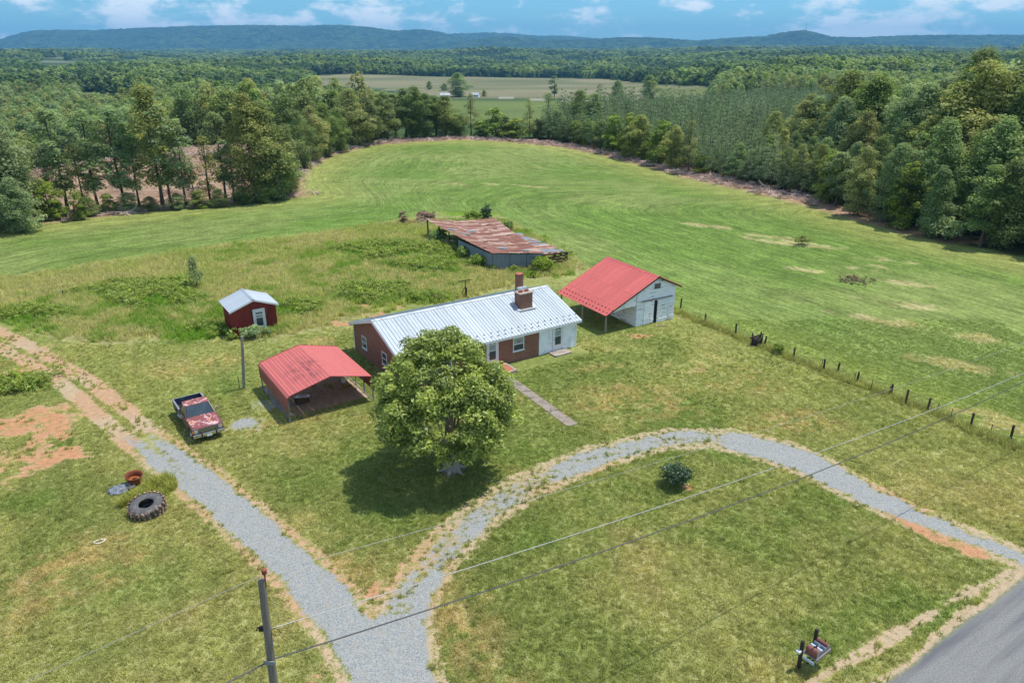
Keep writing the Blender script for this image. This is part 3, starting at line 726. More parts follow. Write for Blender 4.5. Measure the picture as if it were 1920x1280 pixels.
LEFT += [(75, 408, 372, 46, 'young'), (112, 408, 376, 40, 'broad'), (170, 404, 368, 44, 'broad'), (206, 399, 362, 40, 'young'), (242, 397, 360, 46, 'grey'), (284, 395, 368, 38, 'broad'), (334, 393, 362, 42, 'grey'), (376, 390, 356, 40, 'young'), (411, 388, 352, 40, 'broad'), (456, 383, 346, 44, 'broad'), (496, 380, 342, 46, 'broad')]
LEFT.sort()
for i, (x, b_, tp, wd, kd) in enumerate(LEFT):
    p = G(x, b_); H = top_z(p, tp)
    place_tree('broadleaf_tree', kd, p.x, p.y, H, metres(p, wd)*1.05, R0, f'{LOOKS[kd]}, {ORD[i]} from the left in the left tree line', 'trees in the left tree line')
MID = [(566, 318, 205, 60, 'broad'), (590, 305, 195, 62, 'olive'), (612, 296, 190, 58, 'broad'), (636, 288, 200, 50, 'broad'), (662, 276, 162, 78, 'olive'), (690, 271, 178, 60, 'broad'), (704, 268, 190, 46, 'tall'), (722, 268, 168, 58, 'broad'),
       (742, 266, 172, 56, 'tall'), (762, 264, 162, 60, 'tall'), (780, 264, 158, 62, 'broad'), (800, 263, 172, 56, 'broad'), (818, 262, 178, 54, 'tall'), (836, 262, 176, 60, 'olive'), (856, 262, 212, 50, 'broad'), (884, 262, 172, 34, 'thin'),
       (905, 262, 222, 46, 'young'), (930, 264, 200, 52, 'young'), (948, 264, 216, 44, 'broad'), (966, 266, 220, 48, 'young'), (992, 268, 183, 30, 'thin'), (1008, 268, 222, 44, 'broad'), (1028, 270, 170, 50, 'thin'), (1046, 272, 205, 42, 'broad'),
       (1062, 276, 226, 44, 'young'), (1086, 268, 166, 62, 'broad'), (1112, 268, 172, 50, 'tall'), (1082, 280, 224, 40, 'young'), (1104, 284, 220, 40, 'young'), (1128, 288, 224, 44, 'broad'), (1150, 296, 212, 52, 'young'), (1178, 304, 206, 56, 'young'),
       (1198, 308, 212, 54, 'olive'), (1212, 312, 262, 34, 'young'), (1236, 318, 222, 56, 'young'), (1262, 326, 232, 50, 'olive'), (1290, 334, 222, 40, 'thin'), (1316, 336, 290, 36, 'young')]
for i, (x, b_, tp, wd, kd) in enumerate(MID):
    p = G(x, b_ - (2 if x < 700 else 5 if x < 1000 else 9)); H = top_z(p, tp)
    place_tree('broadleaf_tree', kd, p.x, p.y, H, metres(p, wd)*1.1, R0, f'{LOOKS[kd]}, {ORD[i]} from left along the field back edge', 'trees along the back edge of the field')
# the wood on the right: rows that climb away from the field
EDGE_R = FIELD[13:23]
def along(poly, step, off, rng):
    out = []; seg = [np.linalg.norm(poly[i + 1] - poly[i]) for i in range(len(poly) - 1)]; tot = sum(seg); s = rng.random()*step
    while s < tot:
        q = s; i = 0
        while q > seg[i]: q -= seg[i]; i += 1
        d = (poly[i + 1] - poly[i])/seg[i]; nrm = np.array([-d[1], d[0]]); 
        out.append((poly[i] + d*q + nrm*off, s/tot)); s += step*(.75 + .5*rng.random())
    return out
RIGHT = []
for row in range(6):
    for p, q in along(EDGE_R, 4.6 if row < 2 else 5.2, 2.4 + row*5.2, R0):
        px = 960 + FPX*p[0]/(p[1]*CT + CAM_H*ST)
        if px < 1335 + row*26 or px > 2010: continue
        g = min(1, max(0, (px - 1380)/420))
        H = (6.5 + 5.5*g + 2.6*row*(.35 + .65*g))*(.8 + .4*R0.random())
        kd = ['broad', 'grey', 'young', 'olive', 'broad', 'tall'][int(R0.integers(6))] if row < 2 else ['olive', 'broad', 'broad', 'olive', 'grey'][int(R0.integers(5))]
        if kd == 'young' and H > 11: kd = 'broad'
        p = p + np.array([.75, .5])*5.5*sstep(1560, 1480, np.array(px)); RIGHT.append((row, p + R0.normal(size=2)*.7, H, kd, px))
RIGHT.append((5, np.array(G(1850, 290).xy), 19.5, 'olive', 1850)); RIGHT.append((5, np.array(G(1890, 300).xy), 17.5, 'olive', 1890)); RIGHT.append((5, np.array(G(1815, 300).xy), 16.5, 'olive', 1815))
RN = ['front', 'second', 'third', 'fourth', 'fifth', 'back']
cnt = [0]*6
for row, p, H, kd, px in sorted(RIGHT, key=lambda q: (q[0], q[4])):
    cnt[row] += 1
    place_tree('broadleaf_tree', kd, p[0], p[1], H, max(4.2, H*(.52 + .16*R0.random())), R0, f'{LOOKS[kd]}, {ORD[cnt[row]-1]} from the left in the right wood, {RN[row]} row', 'trees of the wood right of the field')
# young pines in the front rows of the plantation
PP = []
for row in range(4):
    for p, q in along(FIELD[11:18], 3.1, 5.5 + row*3.4, R0): PP.append(p)
PP = [p for p in PP if inside(np.array([p[0]]), np.array([p[1]]), PINES)[0]]
for p in PP:
    place_tree('pine_tree', 'pine', p[0], p[1], 8.5*(.8 + .4*R0.random()), 3.6*(.85 + .3*R0.random()), R0, 'young dark green pine in the front rows of the plantation behind the field', 'pines in the front rows of the plantation')
print('trees', len(LEFT), len(MID), len(RIGHT), len(PP))
# lone trees out in the valley (on its floor)
VAL = [(858, 182, 135, 52, 'broad', 'broad lone oak-like tree standing in the valley beside a white house'), (908, 181, 168, 14, 'young', 'small round tree right of the lone valley tree'), (1039, 186, 141, 28, 'tall', 'tall narrow tree standing alone before the pale crop field'),
       (1156, 205, 149, 40, 'broad', 'dark rounded tree at the right end of the valley pasture'), (1216, 186, 140, 46, 'broad', 'dark broad tree at the right edge of the pale crop field'), (805, 168, 152, 16, 'broad', 'small dark tree at the left of the lone valley tree'),
       (833, 170, 156, 20, 'broad', 'low dark tree just left of the lone valley tree'), (1380, 186, 160, 32, 'young', 'bright green tree beyond the top edge of the pine plantation'), (1345, 186, 164, 36, 'broad', 'dark tree beside the bright green tree beyond the pines')]
for x, b_, tp, wd, kd, lb in VAL:
    p = GT(x, b_); H = top_z(p, tp) - p.z
    place_tree('broadleaf_tree', kd, p.x, p.y, H, metres(p, wd), R0, lb, None)

# pine plantation and forests behind, each one mass
rg = np.random.default_rng(5)
pine_p = [joined(*make_pine(s, 9, 1.7, 10, 9, .42)) for s in (31, 32, 33)]
gxp, gyp = np.meshgrid(np.arange(0, 220, 3.5), np.arange(120, 485, 3.5))
P = np.stack([gxp.ravel(), gyp.ravel()], 1) + rg.normal(size=(gxp.size, 2))*.9
keep = inside(P[:, 0], P[:, 1], PINES) & (dist_line(P[:, 0], P[:, 1], FIELD, True) > 18); P = P[keep]
rot, sc = yaw_scale(rg, len(P), .72, 1.3, tall=(.8, 1.25))
scatter('pine_plantation', np.column_stack([P, land(P[:, 0], P[:, 1]) - .2]), rot, sc, pine_p, 'dense dark green pine plantation beyond the field', 'pine plantation')
mid_p = [joined(*make_tree(s, 15, .12, 4.6, 26, 64, .72, mt, pf, clr=(.24, .38), flat=.9)) for s, mt, pf in ((41, 'leaves_broad', prof_oval), (42, 'leaves_olive', prof_tall), (43, 'leaves_broad', prof_tall), (44, 'leaves_far', prof_oval), (45, 'leaves_grey', prof_oval))]
far_p = [make_tree(s, 14, .05, 5.6, 15, 30, 1.9, 'leaves_far', prof_oval, clr=(.30, .46), flat=.85)[1] for s in (51, 52, 53, 54)]
CORR = GTP([(850, 258), (1125, 280), (1130, 190), (845, 190)])
def forest_pts(y0, y1, step, rng):
    xm = .78*y1 + 40; xs, ys = np.meshgrid(np.arange(-xm, xm, step), np.arange(y0, y1, step))
    x = xs.ravel() + rng.normal(size=xs.size)*step*.33; y = ys.ravel() + rng.normal(size=xs.size)*step*.33
    k = (abs(x) < .78*y + 40) & (np.hypot(x, y) > y0*.95)
    x, y = x[k], y[k]
    k = (sdf(x, y, FIELD, 30) < -6) & ~inside(x, y, CLEARCUT) & ~inside(x, y, PINES)
    for poly, c in FIELDS_FAR: k &= ~inside(x, y, poly)
    return x[k], y[k]
x, y = forest_pts(75, 640, 6.2, rg)
er = np.array([p for p, _ in along(EDGE_R, 3, 13, np.random.default_rng(1))])
k = dist_line(x, y, er) > 17
k &= ~(inside(x, y, CORR) & (rg.random(len(x)) < .85))
x, y = x[k], y[k]; rot, sc = yaw_scale(rg, len(x), .8, 1.15)
sc[inside(x, y, CORR)] *= .4
OPEN = [np.array(q, float) for q in (
    [(585, 142), (640, 138), (830, 142), (1080, 144), (1335, 160), (1335, 182), (1130, 192), (1130, 206), (1010, 226), (860, 226), (838, 190), (800, 180), (690, 166), (640, 160), (590, 156)],
    [(140, 158), (262, 164), (262, 174), (150, 170)], [(62, 112), (150, 105), (165, 110), (120, 120), (85, 121)], [(222, 106), (262, 104), (262, 109), (230, 111)])]
def clear_view(x, y, sc, h0):
    k = np.ones(len(x), bool); z0_ = land(x, y)
    for part in (.45, .75, 1.0):
        zt_ = z0_ + h0*sc[:, 2]*part; dz_ = y*CT - (zt_ - CAM_H)*ST
        ppx = 960 + FPX*x/dz_; ppy = 640 - FPX*((zt_ - CAM_H)*CT + y*ST)/dz_
        for q in OPEN: k &= ~inside(ppx, ppy, q)
    return k
k = clear_view(x, y, sc, 15); x, y, rot, sc = x[k], y[k], rot[k], sc[k]
scatter('near_forest', np.column_stack([x, y, land(x, y) - .3]), rot, sc, mid_p, 'mixed green woodland behind the field and the pines', 'forest')
x1, y1 = forest_pts(640, 1500, 10.0, rg); r1, s1 = yaw_scale(rg, len(x1), 1.0, 1.6, tall=(.7, .95))
k = clear_view(x1, y1, s1, 14); x1, y1, r1, s1 = x1[k], y1[k], r1[k], s1[k]
x2, y2 = forest_pts(1500, 3000, 15, rg); r2, s2 = yaw_scale(rg, len(x2), 1.4, 2.2, tall=(.55, .75))
k = clear_view(x2, y2, s2, 14); x2, y2, r2, s2 = x2[k], y2[k], r2[k], s2[k]
x3, y3 = forest_pts(3000, 6400, 29, rg); r3, s3 = yaw_scale(rg, len(x3), 2.7, 3.8, tall=(.35, .48))
x = np.r_[x1, x2, x3]; y = np.r_[y1, y2, y3]
scatter('far_forest', np.column_stack([x, y, land(x, y) - .8]), np.vstack([r1, r2, r3]), np.vstack([s1, s2, s3]), far_p, 'wide blue-green forest reaching to the foot of the mountains', 'forest')
print('forest', len(x))
# haze: the air between here and the mountains
m, t = new_mat('air')
pv = t.n('ShaderNodeVolumePrincipled', {'Color': (.22, .60, 1.0), 'Density': 0.9e-4, 'Anisotropy': 0.0})
t.n('ShaderNodeOutputMaterial', {'Volume': pv.outputs[0]})
mb = MB(); mb.box(-15500, 15500, -400, 15500, -60, 420); hz = mb.build('haze', 'air', kind='stuff')

# ------------------------------------------------------------------ building materials
m, t = new_mat('brick')
tcn = t.n('ShaderNodeTexCoord'); geo = t.n('ShaderNodeNewGeometry')
sp = t.n('ShaderNodeSeparateXYZ', {0: tcn.outputs['Object']})
bv = t.n('ShaderNodeCombineXYZ', {0: t.math('ADD', sp.outputs[0], sp.outputs[1]), 1: sp.outputs[2], 2: 0.0})
br = t.n('ShaderNodeTexBrick', {'Vector': bv, 'Color1': (*lin(142, 92, 74), 1), 'Color2': (*lin(116, 72, 60), 1), 'Mortar': (*lin(166, 140, 122), 1), 'Scale': 1.0,
         'Mortar Size': .009, 'Brick Width': .215, 'Row Height': .075, 'Bias': -.1})
n1 = t.noise(tcn.outputs['Object'], 1.2, 4.0, .6)
c = t.mix(1.0, br.outputs['Color'], t.mix(n1.outputs[0], (.75, .72, .7), (1.2, 1.2, 1.2)), 'MULTIPLY')
b = t.n('ShaderNodeBsdfPrincipled', {'Base Color': c, 'Roughness': .85, 'Specular IOR Level': .2, 'Normal': bump(t, br.outputs['Fac'], -.5, .008)})
finish(t, b)
simple('metal_white', lin(190, 199, 204), .38, 0.25, .10, .9, dirt=lin(160, 166, 168), dirt_amt=.45, stretch=(1.6, .22, 1), rnd=.16)
simple('metal_red', lin(212, 112, 104), .45, 0.0, .07, .9, dirt=lin(188, 92, 90), dirt_amt=.6, stretch=(1.6, .25, 1), spec=.45, rnd=.16)
simple('snow_guard', lin(120, 126, 132), .5, .5)
simple('snow_guard_red', lin(110, 44, 46), .5, .3)
simple('white_trim', lin(224, 226, 226), .55, 0, .06, 2.0)
simple('siding_white', lin(240, 243, 243), .6, 0, .06, 1.5, dirt=lin(214, 218, 218), dirt_amt=.3)
simple('siding_worn', lin(238, 242, 243), .7, 0, .10, 2.2, dirt=lin(116, 108, 100), dirt_amt=.22, stretch=(.5, .5, 3))
simple('wood_dark', lin(92, 70, 56), .9, 0, .3, 4.0, stretch=(4, 4, 1))
simple('wood_grey', lin(142, 132, 120), .9, 0, .3, 4.0, stretch=(6, 6, .7), bumpd=.01)
simple('wood_black', lin(58, 50, 46), .9, 0, .3, 4.0, stretch=(4, 4, .7))
simple('concrete', lin(172, 158, 144), .9, 0, .16, 2.0, dirt=lin(132, 124, 116), dirt_amt=.4, bumpd=.004)
simple('path_concrete', lin(148, 136, 124), .9, 0, .14, 2.0, dirt=lin(118, 110, 100), dirt_amt=.4, bumpd=.004, rnd=.06)
simple('brick_paver', lin(176, 104, 84), .85, 0, .2, 5.0)
simple('glass_dark', lin(62, 74, 80), .08, 0, .25, 2.0, spec=.6)
simple('glass_pale', lin(150, 164, 168), .12, 0, .2, 2.0, spec=.6)
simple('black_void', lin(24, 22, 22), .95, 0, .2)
simple('red_steel', lin(136, 46, 44), .5, 0, .12, 1.2, stretch=(1, 1, .3), dirt=lin(108, 40, 38), dirt_amt=.3)
simple('carport_side', lin(150, 74, 70), .5, 0, .1, 1.2, dirt=lin(124, 72, 66), dirt_amt=.3, stretch=(.4, .4, 1.5))
simple('galvanised', lin(150, 152, 152), .5, .4, .15, 3.0)
simple('clay_tile', lin(150, 84, 64), .8)
m, t = new_mat('carport_red')                                # red steel with a mildew stain of its own
tcn = t.n('ShaderNodeTexCoord'); v = tcn.outputs['Object']
n1 = t.noise(v, 1.4, 5.0, .65); mp = t.n('ShaderNodeMapping', {'Vector': v, 'Scale': (3.2, .5, 3.2)}); n2 = t.noise(mp, 1.5, 4.0, .6)
sp = t.n('ShaderNodeSeparateXYZ', {0: v})
dx = t.math('SUBTRACT', sp.outputs[0], 2.1); dy = t.math('SUBTRACT', sp.outputs[1], 2.6)
rr = t.math('SQRT', t.math('ADD', t.math('POWER', t.math('DIVIDE', dx, 1.7), 2), t.math('POWER', t.math('DIVIDE', dy, 2.6), 2)))
st = t.math('MULTIPLY', t.ramp(rr, .2, 1.1, 1, 0), t.ramp(t.math('ADD', t.math('MULTIPLY', n1.outputs[0], .5), t.math('MULTIPLY', n2.outputs[0], .5)), .45, .6, 0, .75))
base = t.mix(n2.outputs[0], tuple(lin(188, 96, 90)), tuple(lin(204, 112, 104)))
b = t.n('ShaderNodeBsdfPrincipled', {'Base Color': t.mix(st, base, tuple(lin(96, 58, 56))), 'Roughness': .5, 'Specular IOR Level': .4})
finish(t, b)
def rust_mat(name, base, rust, lo, hi, seed):
    m, t = new_mat(name)
    v = t.n('ShaderNodeTexCoord').outputs['Object']; oi = t.n('ShaderNodeObjectInfo')
    off = t.n('ShaderNodeCombineXYZ', {0: t.math('MULTIPLY', oi.outputs['Random'], 50.0), 1: seed, 2: 0.0})
    vv = t.n('ShaderNodeVectorMath', {0: v, 1: off}, operation='ADD').outputs[0]
    mp = t.n('ShaderNodeMapping', {'Vector': vv, 'Scale': (.7, 2.2, 1)}); n1 = t.noise(mp, 1.1, 6.0, .65); n2 = t.noise(vv, 7.0, 4.0, .6)
    f = t.math('ADD', t.math('MULTIPLY', n1.outputs[0], .75), t.math('MULTIPLY', n2.outputs[0], .25))
    f = t.math('ADD', f, t.math('MULTIPLY', t.math('SUBTRACT', oi.outputs['Random'], .5), .26))
    r2 = t.mix(n2.outputs[0], tuple(rust*.62), tuple(rust*1.35))
    b = t.n('ShaderNodeBsdfPrincipled', {'Base Color': t.mix(t.ramp(f, lo, hi), (*base, 1), r2), 'Roughness': .75, 'Metallic': .1, 'Specular IOR Level': .25, 'Normal': bump(t, f, .5, .01)})
    finish(t, b)
rust_mat('rusty_tin', lin(190, 166, 150), lin(136, 92, 76), .34, .50, 3.0)
rust_mat('grey_tin', lin(126, 138, 146), lin(112, 100, 92), .58, .74, 9.0)
rust_mat('old_rust', lin(120, 70, 48), lin(150, 84, 50), .4, .6, 5.0)

# ------------------------------------------------------------------ reusable building pieces
def rib_panel(width, length, rib=.022, ribs=3, mat='metal_white', name='roof_panel'):
    """one sheet of ribbed steel: x across, y up the slope, z out"""
    mb = MB(); pitch = width/ribs; prof = []
    for i in range(ribs):
        o = i*pitch
        prof += [(o + .015, 0), (o + .03, rib), (o + .06, rib), (o + .075, 0)]
    prof = [(0, 0)] + prof + [(width - .004, 0)]
    n = len(prof); v = [(x, 0, z) for x, z in prof] + [(x, length, z) for x, z in prof]
    mb.add(v, [(i, i + 1, n + i + 1, n + i) for i in range(n - 1)])
    vb = [(0, 0, -.02), (width - .004, 0, -.02), (width - .004, length, -.02), (0, length, -.02)]
    mb.add(vb, [(3, 2, 1, 0)]); mb.add([(0, 0, 0), (width - .004, 0, 0)] + vb[:2], [(0, 2, 3, 1)])
    return mb.mesh(name, mat)
def slope_frame(origin, xdir, updir):
    x = Vector(xdir).normalized(); y = Vector(updir).normalized(); z = x.cross(y)
    M = Matrix((x, y, z)).transposed().to_4x4(); M.translation = Vector(origin); return M
def panels(parent, origin, xdir, updir, total, length, n, mat, rib=.022, ribs=3, name='roof_panel', laps=()):
    if laps:                                                    # tiers of shorter sheets, each lapping the one below
        cut = [0.0] + list(laps) + [1.0]; zz = Vector(xdir).normalized().cross(Vector(updir).normalized())
        for j in range(len(cut) - 1):
            panels(parent, Vector(origin) + Vector(updir).normalized()*cut[j]*length + zz*.012*j, xdir, updir, total, (cut[j + 1] - cut[j])*length + .05*(j < len(cut) - 2), n, mat, rib, ribs, name)
        return
    me = rib_panel(total/n, length, rib, ribs, mat, name); out = []
    for i in range(n):
        o = bpy.data.objects.new(name, me); link(o, parent)
        o.matrix_local = slope_frame(Vector(origin) + Vector(xdir).normalized()*(i*total/n), xdir, updir)
        out.append(o)
    return out
def guards(parent, origin, xdir, updir, total, n, rows, mat):
    mb = MB(); mb.box(-.045, .045, -.05, .05, 0, .02); mb.box(-.055, .055, -.015, .015, .0, .085)
    me = mb.mesh('snow_guard', mat)
    for r_, off in rows:
        for i in range(n):
            o = bpy.data.objects.new('snow_guard', me); link(o, parent)
            o.matrix_local = slope_frame(Vector(origin) + Vector(xdir).normalized()*((i + .5 + off)*total/n) + Vector(updir).normalized()*r_, xdir, updir)
def lap_wall(mb, a, b, z0, tops, board=.15, mi=0, thick=.03, out=None):
    """clapboards from plan point a to b; tops(s) -> wall height at s in 0..1"""
    a, b = Vector((*a, 0)), Vector((*b, 0)); d = b - a; n = Vector((d.y, -d.x, 0)).normalized()*(out or 1)
    z = z0; L = d.length
    while True:
        ss = [i/24 for i in range(25) if tops(i/24) > z + .01]
        if not ss: break
        s0, s1 = min(ss), max(ss); z1 = min(z + board, max(tops(s) for s in ss))
        ss1 = [i/24 for i in range(25) if tops(i/24) >= z1 - .08]; e0, e1 = (min(ss1), max(ss1)) if ss1 else (.5*(s0 + s1), .5*(s0 + s1))
        p = [a + d*s0 + n*thick + Vector((0, 0, z)), a + d*s1 + n*thick + Vector((0, 0, z)), a + d*e1 + n*.008 + Vector((0, 0, z1 + .01)), a + d*e0 + n*.008 + Vector((0, 0, z1 + .01))]
        q = [a + d*s0 + Vector((0, 0, z)), a + d*s1 + Vector((0, 0, z))]
        mb.add(p + q, [(0, 1, 2, 3), (4, 5, 1, 0)], mi); z += board
def window(parent, x, y, z0, w_, h_, face, name='window', panes=2, glass='glass_dark', blind=None):
    """sash window; face = outward direction in plan ((0,-1) front, (-1,0) gable)"""
    fx, fy = face; ax = (1, 0) if fy else (0, 1)
    def B(mb, u0, u1, o0, o1, za, zb):
        xs = sorted([x + ax[0]*u0 + fx*o0, x + ax[0]*u1 + fx*o1]); ys = sorted([y + ax[1]*u0 + fy*o0, y + ax[1]*u1 + fy*o1])
        mb.box(xs[0], xs[1], ys[0], ys[1], za, zb)
    e = MB(); k = .075
    B(e, -w_/2, -w_/2 + k, .002, .05, z0, z0 + h_); B(e, w_/2 - k, w_/2, .002, .05, z0, z0 + h_)
    B(e, -w_/2 + k, w_/2 - k, .002, .05, z0, z0 + k); B(e, -w_/2 + k, w_/2 - k, .002, .05, z0 + h_ - k, z0 + h_); B(e, -w_/2 + k, w_/2 - k, .002, .044, z0 + h_/2 - .03, z0 + h_/2 + .03)
    fr = e.build(name, 'white_trim', parent)
    for i in range(panes):
        g = MB(); B(g, -w_/2 + k, w_/2 - k, .004, .016, z0 + k + i*(h_ - 2*k)/panes + (.03 if i else 0), z0 + k + (i + 1)*(h_ - 2*k)/panes - (.03 if i == 0 and panes > 1 else 0))
        g.build('pane', blind if (blind and i == 1) else glass, fr)
    s = MB(); B(s, -w_/2 - .05, w_/2 + .05, .002, .09, z0 - .05, z0); s.build('sill', 'white_trim', fr)
    return fr
def door(parent, x, z0, w_, h_, mat='white_trim', yf=-.005, glassz=(.85, 1.75), fan=True):
    e = MB(); k = .1
    e.box(x - w_/2 - k, x - w_/2, yf - .06, yf, z0, z0 + h_ + k); e.box(x + w_/2, x + w_/2 + k, yf - .06, yf, z0, z0 + h_ + k); e.box(x - w_/2, x + w_/2, yf - .06, yf, z0 + h_, z0 + h_ + k)
    fr = e.build('door', mat, parent)
    s = MB(); s.box(x - w_/2, x + w_/2, yf - .04, yf, z0, z0 + h_); s.build('door_leaf', 'white_trim', fr)
    g = MB(); g.box(x - w_*.33, x + w_*.33, yf - .046, yf - .041, z0 + glassz[0] - .35, z0 + glassz[0] + .38); g.build('lower_pane', 'glass_dark', fr)
    g = MB(); g.box(x - w_*.33, x + w_*.33, yf - .046, yf - .041, z0 + glassz[0] + .44, z0 + glassz[1]); g.build('upper_pane', 'glass_pale', fr)
    if fan:
        for i in range(5):
            a = math.pi*(i + .5)/5; g = MB()
            pts = [(x + math.cos(a + q)*w_*r_, z0 + glassz[1] + .06 + math.sin(a + q)*w_*r_*.8) for q, r_ in ((-.22, .12), (.22, .12), (.22, .33), (-.22, .33))]
            g.prism(pts, yf - .047, yf - .041, 'y'); g.build('fan_pane', 'glass_dark', fr)
    g = MB(); g.box(x - w_*.43, x - w_*.38, yf - .09, yf - .04, z0 + .95, z0 + 1.05); g.build('handle', 'galvanised', fr)
    return fr

# ------------------------------------------------------------------ the brick house
HL, HW, HE, HR = 16.36, 9.67, 2.46, 4.08
hs = empty('brick_house', (-8.196, 50.447, 0), .573, 'long brick ranch house with white ribbed metal roof and two chimneys', 'house')
def gable_poly(W_, he, hr): return [(0, 0), (W_, 0), (W_, he), (W_/2, hr), (0, he)]
SID = 12.43
rise = HR - HE; half = HW/2; sl = rise/half
mb = MB(); mb.box(0, SID, 0, .2, 0, HE); mb.build('front_wall', 'brick', hs)
mb = MB(); mb.box(0, HL, HW - .2, HW, 0, HE); mb.build('rear_wall', 'brick', hs)
mb = MB(); mb.prism([(y, z - (.06 if z > 2.5 else 0)) for y, z in gable_poly(HW, HE, HR)], 0, .2, 'x'); g = mb.build('gable_wall', 'brick', hs); g.location = (-.003, 0, 0)
mb = MB(); mb.prism([(y, z - (.06 if z > 2.5 else 0)) for y, z in gable_poly(HW, HE, HR)], HL - .2, HL, 'x'); g = mb.build('gable_wall', 'siding_white', hs); g.location = (.003, 0, 0)
mb = MB(); lap_wall(mb, (SID, .02), (HL, .02), .02, lambda s: HE, .14, thick=.035); mb.box(SID, SID + .1, -.045, .1, 0, HE); mb.box(HL - .1, HL, -.045, .1, 0, HE); mb.box(SID, HL - .2, .02, .2, 0, HE)
mb.build('siding_wall', 'siding_white', hs, label='white lap-sided end bay of the front wall')
oe, og, th_ = .34, .32, .05
ang = Vector((0, half, rise)).normalized(); slope_len = math.hypot(half + oe, (half + oe)*sl)
zf = HE - oe*sl + .10
fp = panels(hs, (-og, -oe, zf), (1, 0, 0), (0, half, rise), HL + 2*og, slope_len, 19, 'metal_white', .04, 3)
bp = panels(hs, (HL + og, HW + oe, zf), (-1, 0, 0), (0, -half, rise), HL + 2*og, slope_len, 19, 'metal_white', .04, 3)
mb = MB(); zr = zf + (half + oe)*sl
mb.prism([(half - .2, zr - .2*sl + .035), (half, zr + .05), (half + .2, zr - .2*sl + .035), (half + .2, zr - .2*sl + .025), (half, zr + .038), (half - .2, zr - .2*sl + .025)], -og - .02, HL + og + .02, 'x')
mb.build('ridge_cap', 'metal_white', hs)
guards(hs, (-og, -oe, zf + .003), (1, 0, 0), (0, half, rise), HL + 2*og, 26, [(.45, 0), (.9, .35)], 'snow_guard')
for yy, sg in ((-oe, 1), (HW + oe, -1)):                       # fascia, soffit and gutter line
    mb = MB(); mb.box(-og, HL + og, min(yy, yy + sg*.03), max(yy, yy + sg*.03), zf - .2, zf - .025); mb.box(-og, HL + og, min(yy + sg*.03, yy + sg*oe), max(yy + sg*.03, yy + sg*oe), zf - .2, zf - .185)
    mb.build('fascia', 'white_trim', hs)
for xx in (-og, HL + og - .03):
    for y0, y1 in ((-oe, half), (HW + oe, half)):
        mb = MB(); z0, z1 = zf - .02, zr - .02
        mb.prism([(y0, z0), (y1, z1), (y1, z1 - .2), (y0, z0 - .2)], xx, xx + .03, 'x'); mb.build('rake_board', 'white_trim', hs)
for y0, y1 in ((-oe, half), (HW + oe, half)):                    # boxed soffit under the gable overhang
    mb = MB(); z0, z1 = zf - .19, zr - .19
    mb.prism([(y0, z0), (y1, z1), (y1, z1 - .02), (y0, z0 - .02)], -og + .03, -.004, 'x'); mb.build('soffit', 'white_trim', hs)
# chimneys
ch = MB(); cz = HE + 2.45*sl
ch.box(12.18, 13.42, 2.45, 3.35, cz - .4, 4.72); c1 = ch.build('chimney', 'brick', hs)
mb = MB(); mb.box(12.12, 13.48, 2.39, 3.41, 4.72, 4.80); mb.build('chimney_cap', 'concrete', c1)
for xx in (12.5, 13.1):
    mb = MB(); mb.lathe([(.2, 4.78), (.2, 4.93), (.14, 4.93), (.14, 4.6)], 12, (xx, 2.9, 0)); mb.build('flue', 'clay_tile', c1)
    mb = MB(); mb.lathe([(.141, 4.85), (.001, 4.85)], 12, (xx, 2.9, 0)); mb.build('flue_mouth', 'black_void', c1)
mb = MB()
for a_, b_ in (((12.0, 2.3), (12.0, 3.55)), ((12.0, 2.3), (13.6, 2.3)), ((13.6, 2.3), (13.6, 3.55))):
    za, zb = zf + (a_[1] + oe)*sl + .06, zf + (b_[1] + oe)*sl + .06
    mb.bar((a_[0], a_[1], za), (b_[0], b_[1], zb), .3, .05)
mb.build('flashing', 'metal_white', c1)
mb = MB(); mb.box(14.05, 14.6, 5.65, 6.15, 3.4, 5.35); c2 = mb.build('chimney', 'brick', hs, label='slim rear brick chimney behind the ridge')
mb = MB(); mb.box(14.0, 14.65, 5.6, 6.2, 5.35, 5.42); mb.build('chimney_cap', 'brick_paver', c2)
mb = MB(); mb.bar((13.85, 5.5, 4.12), (14.8, 5.5, 4.12), .3, .25); mb.build('flashing', 'metal_white', c2)
mb = MB()
for i in range(3): mb.tube([(11.95, 3.3 - i*.12, cz + .3), (11.95, 3.3 - i*.12, cz + 1.0 - i*.1)], .01, 4)
mb.tube([(11.95, 3.3, cz + 1.0), (11.95, 3.0, cz + .8)], .01, 4); mb.tube([(11.95, 3.3, cz + .6), (11.95, 3.0, cz + .5)], .01, 4); mb.build('aerial_bracket', 'galvanised', hs)
# openings
window(hs, 10.38, 0, .92, 1.08, 1.18, (0, -1), blind='glass_pale'); window(hs, 3.6, 0, .92, 1.08, 1.18, (0, -1))
window(hs, 0, 7.4, .84, .95, 1.08, (-1, 0)); window(hs, 0, 3.3, .84, .95, 1.08, (-1, 0))
mb = MB(); mb.box(10.30, 10.48, -.03, -.02, 1.62, 1.80); mb.build('window_card', 'brick_paver', hs)
door(hs, 7.87, .2, .92, 2.0); door(hs, 14.36, .12, .9, 2.0, yf=-.03)
mb = MB(); mb.box(6.75, 9.05, -1.72, -.01, 0, .17, 0); st = mb.build('porch_step', 'brick_paver', hs)
mb = MB(); mb.box(6.75, 9.05, -1.9, -1.722, 0, .2); mb.box(8.87, 9.052, -1.722, -.01, .172, .2); mb.box(6.75, 6.93, -1.722, -.01, .172, .2); mb.build('step_edge', 'concrete', st)
mb = MB(); mb.box(13.35, 15.1, -1.12, -.08, 0, .13); mb.build('doorstep', 'concrete', hs, .015)
# downpipe at the rear-left corner
mb = MB(); mb.tube([(-.06, HW - .1, 2.2), (-.06, HW - .1, .1), (-.06, HW - .1, .02)], .04, 6); mb.build('downpipe', 'white_trim', hs)
